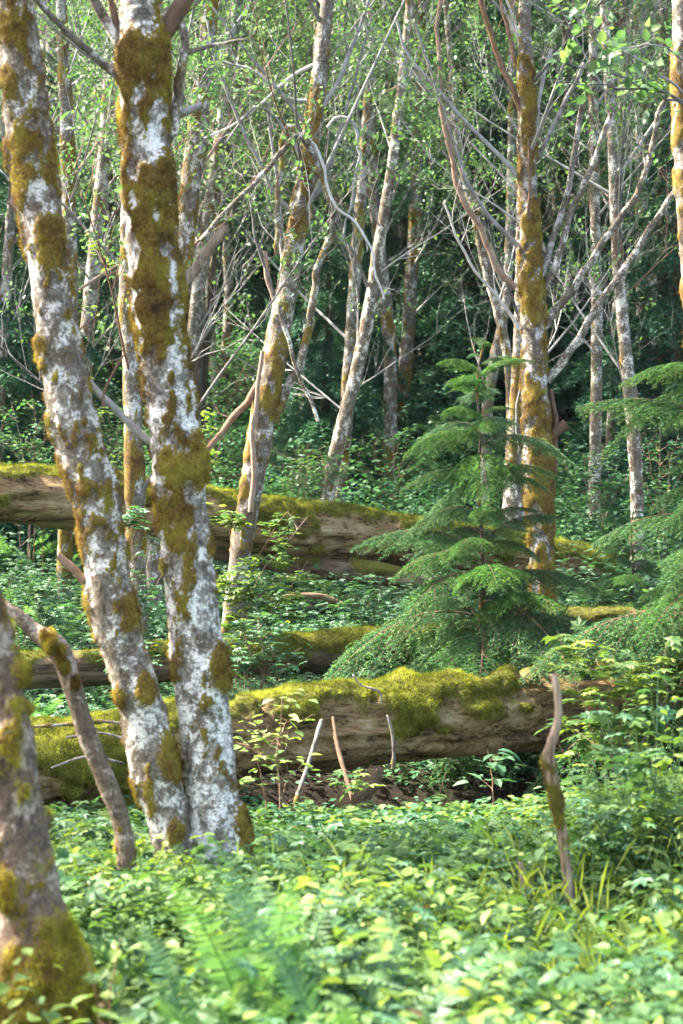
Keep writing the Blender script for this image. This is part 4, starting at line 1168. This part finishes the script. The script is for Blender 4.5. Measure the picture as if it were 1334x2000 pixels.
cover('meadow_grass', 'thin yellow green grass blades among the leaves of the clearing', 380, None, (5.6, 8.4), 703, 'grass', (.12, .22), 4, (.1, .22), T_([(-.014, 0, 0), (.014, 0, 0), (.008, .6, .0), (0, 1, -.12)], [(0, 1, 2), (0, 2, 3)]), None, lambda x, y: np.where((x < -.3) & (y < 7.3), 0., notlog(x, y)), .03, False, (.7, 1.4), .3)
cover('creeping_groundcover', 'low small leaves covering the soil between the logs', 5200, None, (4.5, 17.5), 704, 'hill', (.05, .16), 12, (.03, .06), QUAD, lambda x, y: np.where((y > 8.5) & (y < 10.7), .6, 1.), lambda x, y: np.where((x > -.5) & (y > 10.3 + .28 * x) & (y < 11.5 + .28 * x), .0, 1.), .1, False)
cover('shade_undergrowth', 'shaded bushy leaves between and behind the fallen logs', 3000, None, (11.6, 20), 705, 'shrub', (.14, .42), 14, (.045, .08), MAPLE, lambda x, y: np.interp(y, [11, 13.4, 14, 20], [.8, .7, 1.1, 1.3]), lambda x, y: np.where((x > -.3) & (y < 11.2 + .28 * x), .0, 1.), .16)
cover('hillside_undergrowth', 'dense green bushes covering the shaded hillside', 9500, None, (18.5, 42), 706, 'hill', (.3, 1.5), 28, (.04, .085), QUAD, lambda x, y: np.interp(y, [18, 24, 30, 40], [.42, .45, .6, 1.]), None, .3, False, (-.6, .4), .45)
cover('hillside_thicket', 'far leafy thicket high on the hillside', 6500, None, (38, 66), 707, 'alder', (1., 6.), 30, (.10, .2), QUAD, None, None, .8, False, vbias=.1)

# vine maples and shrubs: individual things
def shrub(label, stems, d, seed, nleaf, mat='shrub', tmpl=MAPLE, size=(.05, .085), name='vine_maple', cat='shrub', spread=.12, dz=.02, ntw=7, twl=.28, r=.006, d1=None, jit=.035):
    rg = RNG(seed)
    b = at(stems[0][0][0], stems[0][0][1], d)
    root = thing(name, label, cat, (b[0], d, float(gz(b[0], d))))
    S, D = [], []
    for st in stems:
        P = pxpath(st, d, d1)
        zg = float(gz(P[0, 0], P[0, 1]))
        if P[0, 2] > zg + .02: P = np.vstack([[P[0, 0], P[0, 1], zg - .02], P])
        g, si, di = limb_geo(rg, P, r, .0018, ntw, twl, 2, upb=.05, twr=.0022, ang=1.1, tmin=.3)
        g.build('stem', M['twig_brown'], root)
        S.append(si); D.append(di)
    S = np.vstack(S); D = np.vstack(D)
    D[:, 2] *= .15
    k = rg.integers(0, len(S), nleaf)
    p = S[k] + rg.normal(0, jit, (nleaf, 3)) * np.array([1, 1, .5])
    Dd = nrm(D[k] + rg.normal(0, .6, (nleaf, 3)) * np.array([1, 1, .25]) + np.array([0, 0, -.12]))
    X, Y, Z = leaf_axes(Dd, rg, .2)
    V, f = scatter(tmpl[0], tmpl[1], p, X, Y, Z, rg.uniform(*size, nleaf))
    mesh_obj('foliage', V - np.array(root.location), f, M[mat], root, attrs={'v': np.repeat(np.clip(rg.normal(.5, .22, nleaf), 0, 1), len(tmpl[0]))}, smooth=False)
    return root

shrub('vine maple fanning out over the right end of the front log', [[(1190, 1560), (1150, 1400), (1110, 1310), (1085, 1230)], [(1210, 1560), (1210, 1450), (1225, 1360), (1240, 1290)], [(1220, 1560), (1250, 1460), (1280, 1400), (1320, 1340)], [(1200, 1560), (1195, 1420), (1190, 1350), (1170, 1300)], [(1210, 1580), (1250, 1520), (1290, 1470)]], 10.1, 801, 330, size=(.085, .135), ntw=9, twl=.34, mat='cover')
shrub('maple sapling with layered leaves before the foot of the arching alder', [[(470, 1260), (480, 1150), (520, 1060), (560, 1000)], [(480, 1260), (500, 1130), (560, 1060), (600, 1010)], [(460, 1260), (460, 1120), (450, 1050), (450, 1000)], [(490, 1260), (540, 1180), (580, 1130), (600, 1090)]], 13.2, 802, 620, size=(.06, .105), ntw=12, mat='cover')
shrub('leafy sapling at the foot of the mossy alder between the twin trunks', [[(268, 1290), (270, 1180), (260, 1080), (250, 1000)], [(275, 1290), (290, 1200), (310, 1140), (330, 1090)], [(262, 1290), (250, 1200), (235, 1120)]], 12.6, 803, 380, size=(.055, .09), ntw=10)
shrub('small shrub with a few bright white lit leaves before the front log', [[(545, 1560), (540, 1470), (548, 1400), (552, 1360)], [(520, 1560), (500, 1480), (480, 1440)], [(550, 1560), (560, 1500), (545, 1440)]], 10.0, 804, 110, size=(.04, .075), tmpl=OVATE, mat='pale', name='leafy_shrub')
shrub('brightly lit pale shrub behind the thickest trunk', [[(385, 930), (390, 870), (400, 820), (405, 790)], [(395, 930), (410, 870), (420, 830)], [(375, 930), (375, 870), (380, 820)]], 18, 805, 330, mat='pale', tmpl=OVATE, size=(.05, .09), name='leafy_shrub')
shrub('rounded yellow green shrub on the far side of the big log', [[(570, 990), (560, 930), (540, 880), (520, 860)], [(580, 990), (590, 920), (600, 870)], [(590, 990), (620, 930), (650, 890)], [(575, 990), (570, 920), (575, 870)]], 19, 806, 900, mat='alder', tmpl=QUAD, size=(.04, .07), name='leafy_shrub', ntw=12, twl=.45)
shrub('thin sapling with toothed leaves standing before the dark gap under the front log', [[(965, 1600), (962, 1530), (955, 1480), (950, 1465)]], 10.1, 807, 16, tmpl=OVATE, size=(.07, .11), name='leafy_sapling', cat='sapling', ntw=4, twl=.1)
shrub('bright green lobed leaves just under the front log beside the dark stick', [[(700, 1590), (700, 1540), (705, 1500)], [(700, 1590), (690, 1550), (680, 1520)]], 10.3, 808, 18, size=(.07, .1), mat='cover', name='leafy_sapling', cat='sapling', ntw=3, twl=.12)
shrub('sapling with sunlit yellow leaves between the twin trunks', [[(180, 700), (190, 600), (200, 500), (230, 460)], [(170, 700), (165, 600), (150, 480)]], 20, 809, 170, mat='pale', tmpl=QUAD, size=(.06, .1), name='leafy_sapling', cat='sapling', ntw=7, twl=.5)
shrub('bushy shrub with dark leaves at the left below the big upper log', [[(40, 1300), (30, 1200), (10, 1130)], [(50, 1300), (70, 1200), (100, 1130)], [(45, 1300), (50, 1220), (60, 1160)]], 14.5, 810, 420, size=(.05, .08), ntw=9, name='leafy_shrub')
shrub('shrub of pale lobed leaves behind the crooked alder with the mossy foot', [[(840, 900), (830, 850), (810, 820)], [(850, 900), (860, 860), (880, 830)], [(845, 900), (850, 850), (850, 820)]], 22, 811, 380, size=(.08, .13), ntw=9, twl=.4)

shrub('near blurred sapling with pale broad leaves right of the broken trunk', [[(215, 2060), (215, 1950), (225, 1880), (235, 1830)], [(205, 2060), (190, 1960), (175, 1890), (160, 1850)]], 5.3, 812, 26, mat='pale', tmpl=OVATE, size=(.06, .095), name='leafy_sapling', cat='sapling', ntw=4, twl=.1, r=.003)
for k, (lab, x, y0, y1, d, n, sp, mt, tm, sz) in enumerate([
        ('leafy shrub rising behind the front log just right of the thickest trunk', 500, 1390, 1200, 12.3, 300, 60, 'shrub', MAPLE, (.05, .085)),
        ('dark leafy shrub between the thin mossy log and the big log, under its middle', 740, 1290, 1130, 14.6, 320, 60, 'shrub', MAPLE, (.05, .085)),
        ('shrub with small leaves behind the big log at the far left', 60, 960, 760, 18.2, 420, 80, 'hill', QUAD, (.05, .08)),
        ('shrub behind the big log seen in the gap between the twin trunks', 215, 970, 770, 18.4, 420, 50, 'hill', QUAD, (.05, .08)),
        ('pale leafed shrub behind the big log right of the arching alder', 600, 1010, 860, 18., 380, 60, 'shrub', MAPLE, (.055, .09)),
        ('bushy shrub at the foot of the crooked alder behind the hemlock', 760, 1010, 830, 20., 480, 70, 'hill', QUAD, (.055, .09)),
        ('shrub on the slope between the three white alders', 1175, 1050, 860, 19., 460, 80, 'shrub', MAPLE, (.05, .085)),
        ('shrub beside the bowed white alder at the right edge', 1290, 1040, 820, 18.5, 420, 70, 'hill', QUAD, (.05, .085)),
        ('tall loose shrub high on the slope left of the arching alder', 450, 800, 600, 25., 520, 90, 'hill', QUAD, (.06, .1)),
        ('tall loose shrub high on the slope right of the crooked alder', 880, 780, 600, 26., 520, 90, 'hill', QUAD, (.06, .1))]):
    q = RNG(840 + k)
    st = [[(x + q.normal(0, 8), y0), (x + a * sp * .5 + q.normal(0, 8), (y0 + y1) / 2), (x + a * sp, y1 + abs(a) * (y0 - y1) * .25)] for a in (-1., -.45, .05, .5, 1.)]
    shrub(lab, st, d, 860 + k, n, mt, tm, sz, 'leafy_shrub', ntw=9, twl=.32 * d / 15)
# ferns
def fern_frond(seed, L=.8, arch=.75):
    rg = RNG(seed)
    K = 12
    t = np.linspace(0, 1, K)
    x = L * (.62 * t + .3 * t ** 2) * .8; z = L * (.95 * t - arch * t ** 2.2)
    ax = np.stack([x, 0 * t + .03 * rg.normal() * t ** 2, z], 1)
    n = 34
    u = np.linspace(.12, .985, n)
    T = nrm(np.gradient(ax, axis=0))
    pb = np.stack([np.interp(u, t, ax[:, k]) for k in range(3)], 1)
    Tb = np.stack([np.interp(u, t, T[:, k]) for k in range(3)], 1)
    ln = L * .14 * np.minimum(1, (u / .25) ** .6) * np.clip(1 - u, .02, 1) ** .55 * 1.15
    tv = np.array([(-.09, 0, 0), (.11, .02, 0), (.07, .55, .02), (0, 1, -.12), (-.08, .5, .02)]); tf = [np.array([(0, 1, 2, 4)]), np.array([(4, 2, 3)])]
    g = Geo()
    for sgn in (1, -1):
        side = np.array([0, 1., 0]) * sgn
        D = nrm(side[None] + Tb * .32 + np.array([0, 0, -.12]) + rg.normal(0, .07, (n, 3)))
        Up = nrm(np.cross(Tb, np.array([0, 1., 0])) * -1 + rg.normal(0, .12, (n, 3)))
        X = nrm(np.cross(D, Up)); Z = np.cross(X, D)
        V, f = scatter(tv * np.array([1.1, 1, 1]), tf, pb, X, D, Z, ln)
        g.add(V, f, v=np.repeat(np.clip(.35 + .35 * u + rg.normal(0, .1, n), 0, 1), 5))
    V, f = tubes(ax[None], np.linspace(.004, .001, K)[None] * L, 4)
    g.add(V, f, v=.3)
    o = g.build('frond', M['fern'], smooth=False)
    me = o.data
    bpy.data.objects.remove(o)
    return me
FERN = [fern_frond(900 + k, 1., a) for k, a in enumerate((.35, .5, .65, .8))]
def fern(label, px, d, size, seed, n=15, up=0., group=None):
    rg = RNG(seed)
    x = (px - 667) / F * d
    root = thing('sword_fern', label, 'fern', (x, d, float(gz(x, d))), group)
    a0 = rg.uniform(0, 6)
    for k in range(n):
        o = bpy.data.objects.new('frond', FERN[int(rg.integers(4))])
        C.objects.link(o); o.parent = root
        a = a0 + k * 2.399 + rg.normal(0, .2)
        o.location = (math.cos(a) * .03, math.sin(a) * .03, 0)
        o.rotation_euler = (rg.normal(0, .15), rg.normal(-.1 - up, .2), a)
        L = size * rg.uniform(.7, 1.1); o.scale = (L, L, L)
    return root
for k, (lab, px, d, sz, n, up) in enumerate([
        ('large blurred sword fern with upright fronds at the bottom centre', 545, 5.35, .8, 22, .42),
        ('blurred sword fern right of the largest fern at the bottom', 705, 5.0, .8, 16, .1),
        ('low blurred fern left of the largest fern at the bottom', 420, 5.2, .62, 14, .1),
        ('fern drooping at the bottom edge right of the centre', 820, 5.1, .55, 12, .0),
        ('sword fern in the leaves before the front log and left of the crooked stick', 930, 8.7, .34, 11, .15),
        ('small fern among the leaves at the right of the bottom edge', 1080, 5.6, .42, 11, .1),
        ('small fern in the bottom right corner', 1290, 5.5, .45, 11, .1),
        ('small bright fern in the leaves in the middle of the clearing', 760, 6.8, .36, 10, .15),
        ('low fern between the broken trunk and the thickest trunk', 270, 6.6, .36, 10, .1),
        ('small fern right of the foot of the thickest trunk', 590, 8.2, .36, 10, .15),
        ('small fern in the leaves under the right end of the front log', 1180, 8.6, .42, 11, .15),
        ('sword fern below the thin mossy log at the centre', 640, 12.7, .55, 13, .1),
        ('sword fern right of the thickest trunk below the thin mossy log', 540, 12.9, .5, 13, .1),
        ('fern in the shade under the big upper log, left one of two', 560, 15.0, .6, 14, .1),
        ('fern in the shade under the big upper log, right one of two', 650, 14.8, .62, 14, .1),
        ('fern at the left edge under the big upper log', 40, 15.2, .75, 16, .1),
        ('fern right beside the short white alder foot at the left', 90, 14.6, .7, 15, .1),
        ('low fern before the left end of the thin mossy log', 60, 12.6, .5, 12, .0),
        ('fern at the left edge above the big upper log', 30, 18.5, .8, 16, .1),
        ('fern at the left above the big log, close to the leaning trunk', 90, 18.0, .7, 14, .1),
        ('fern beside the hemlock foot at the front log', 840, 11.9, .45, 12, .1),
        ('sword fern at the right edge under the hemlock sprays', 1290, 9.6, .5, 12, .1)]):
    fern(lab, px, d, sz, 950 + k, n, up)



# ------------------------------------------------------------------ air
def haze():  # volume added to lift the dark background with a bluish tone
    x, y0, y1, z0, z1 = 96, -16, 136, -1.8, 80
    V = [(-x, y0, z0), (x, y0, z0), (x, y1, z0), (-x, y1, z0), (-x, y0, z1), (x, y0, z1), (x, y1, z1), (-x, y1, z1)]
    m = NT('haze_air')
    v = m.n('VolumePrincipled', Color=(.8, .93, 1., 1), Density=.00014, Anisotropy=.3)
    o = m.nt.nodes.new('ShaderNodeOutputMaterial')
    m.nt.links.new(v.outputs[0], o.inputs['Volume'])
    ob = mesh_obj('haze', V, np.array([(3, 2, 1, 0), (4, 5, 6, 7), (0, 1, 5, 4), (1, 2, 6, 5), (2, 3, 7, 6), (3, 0, 4, 7)]), m.m, smooth=False)
    tag(ob, 'thin bluish haze added to lighten the dark far hillside', 'haze', kind='stuff')
haze()
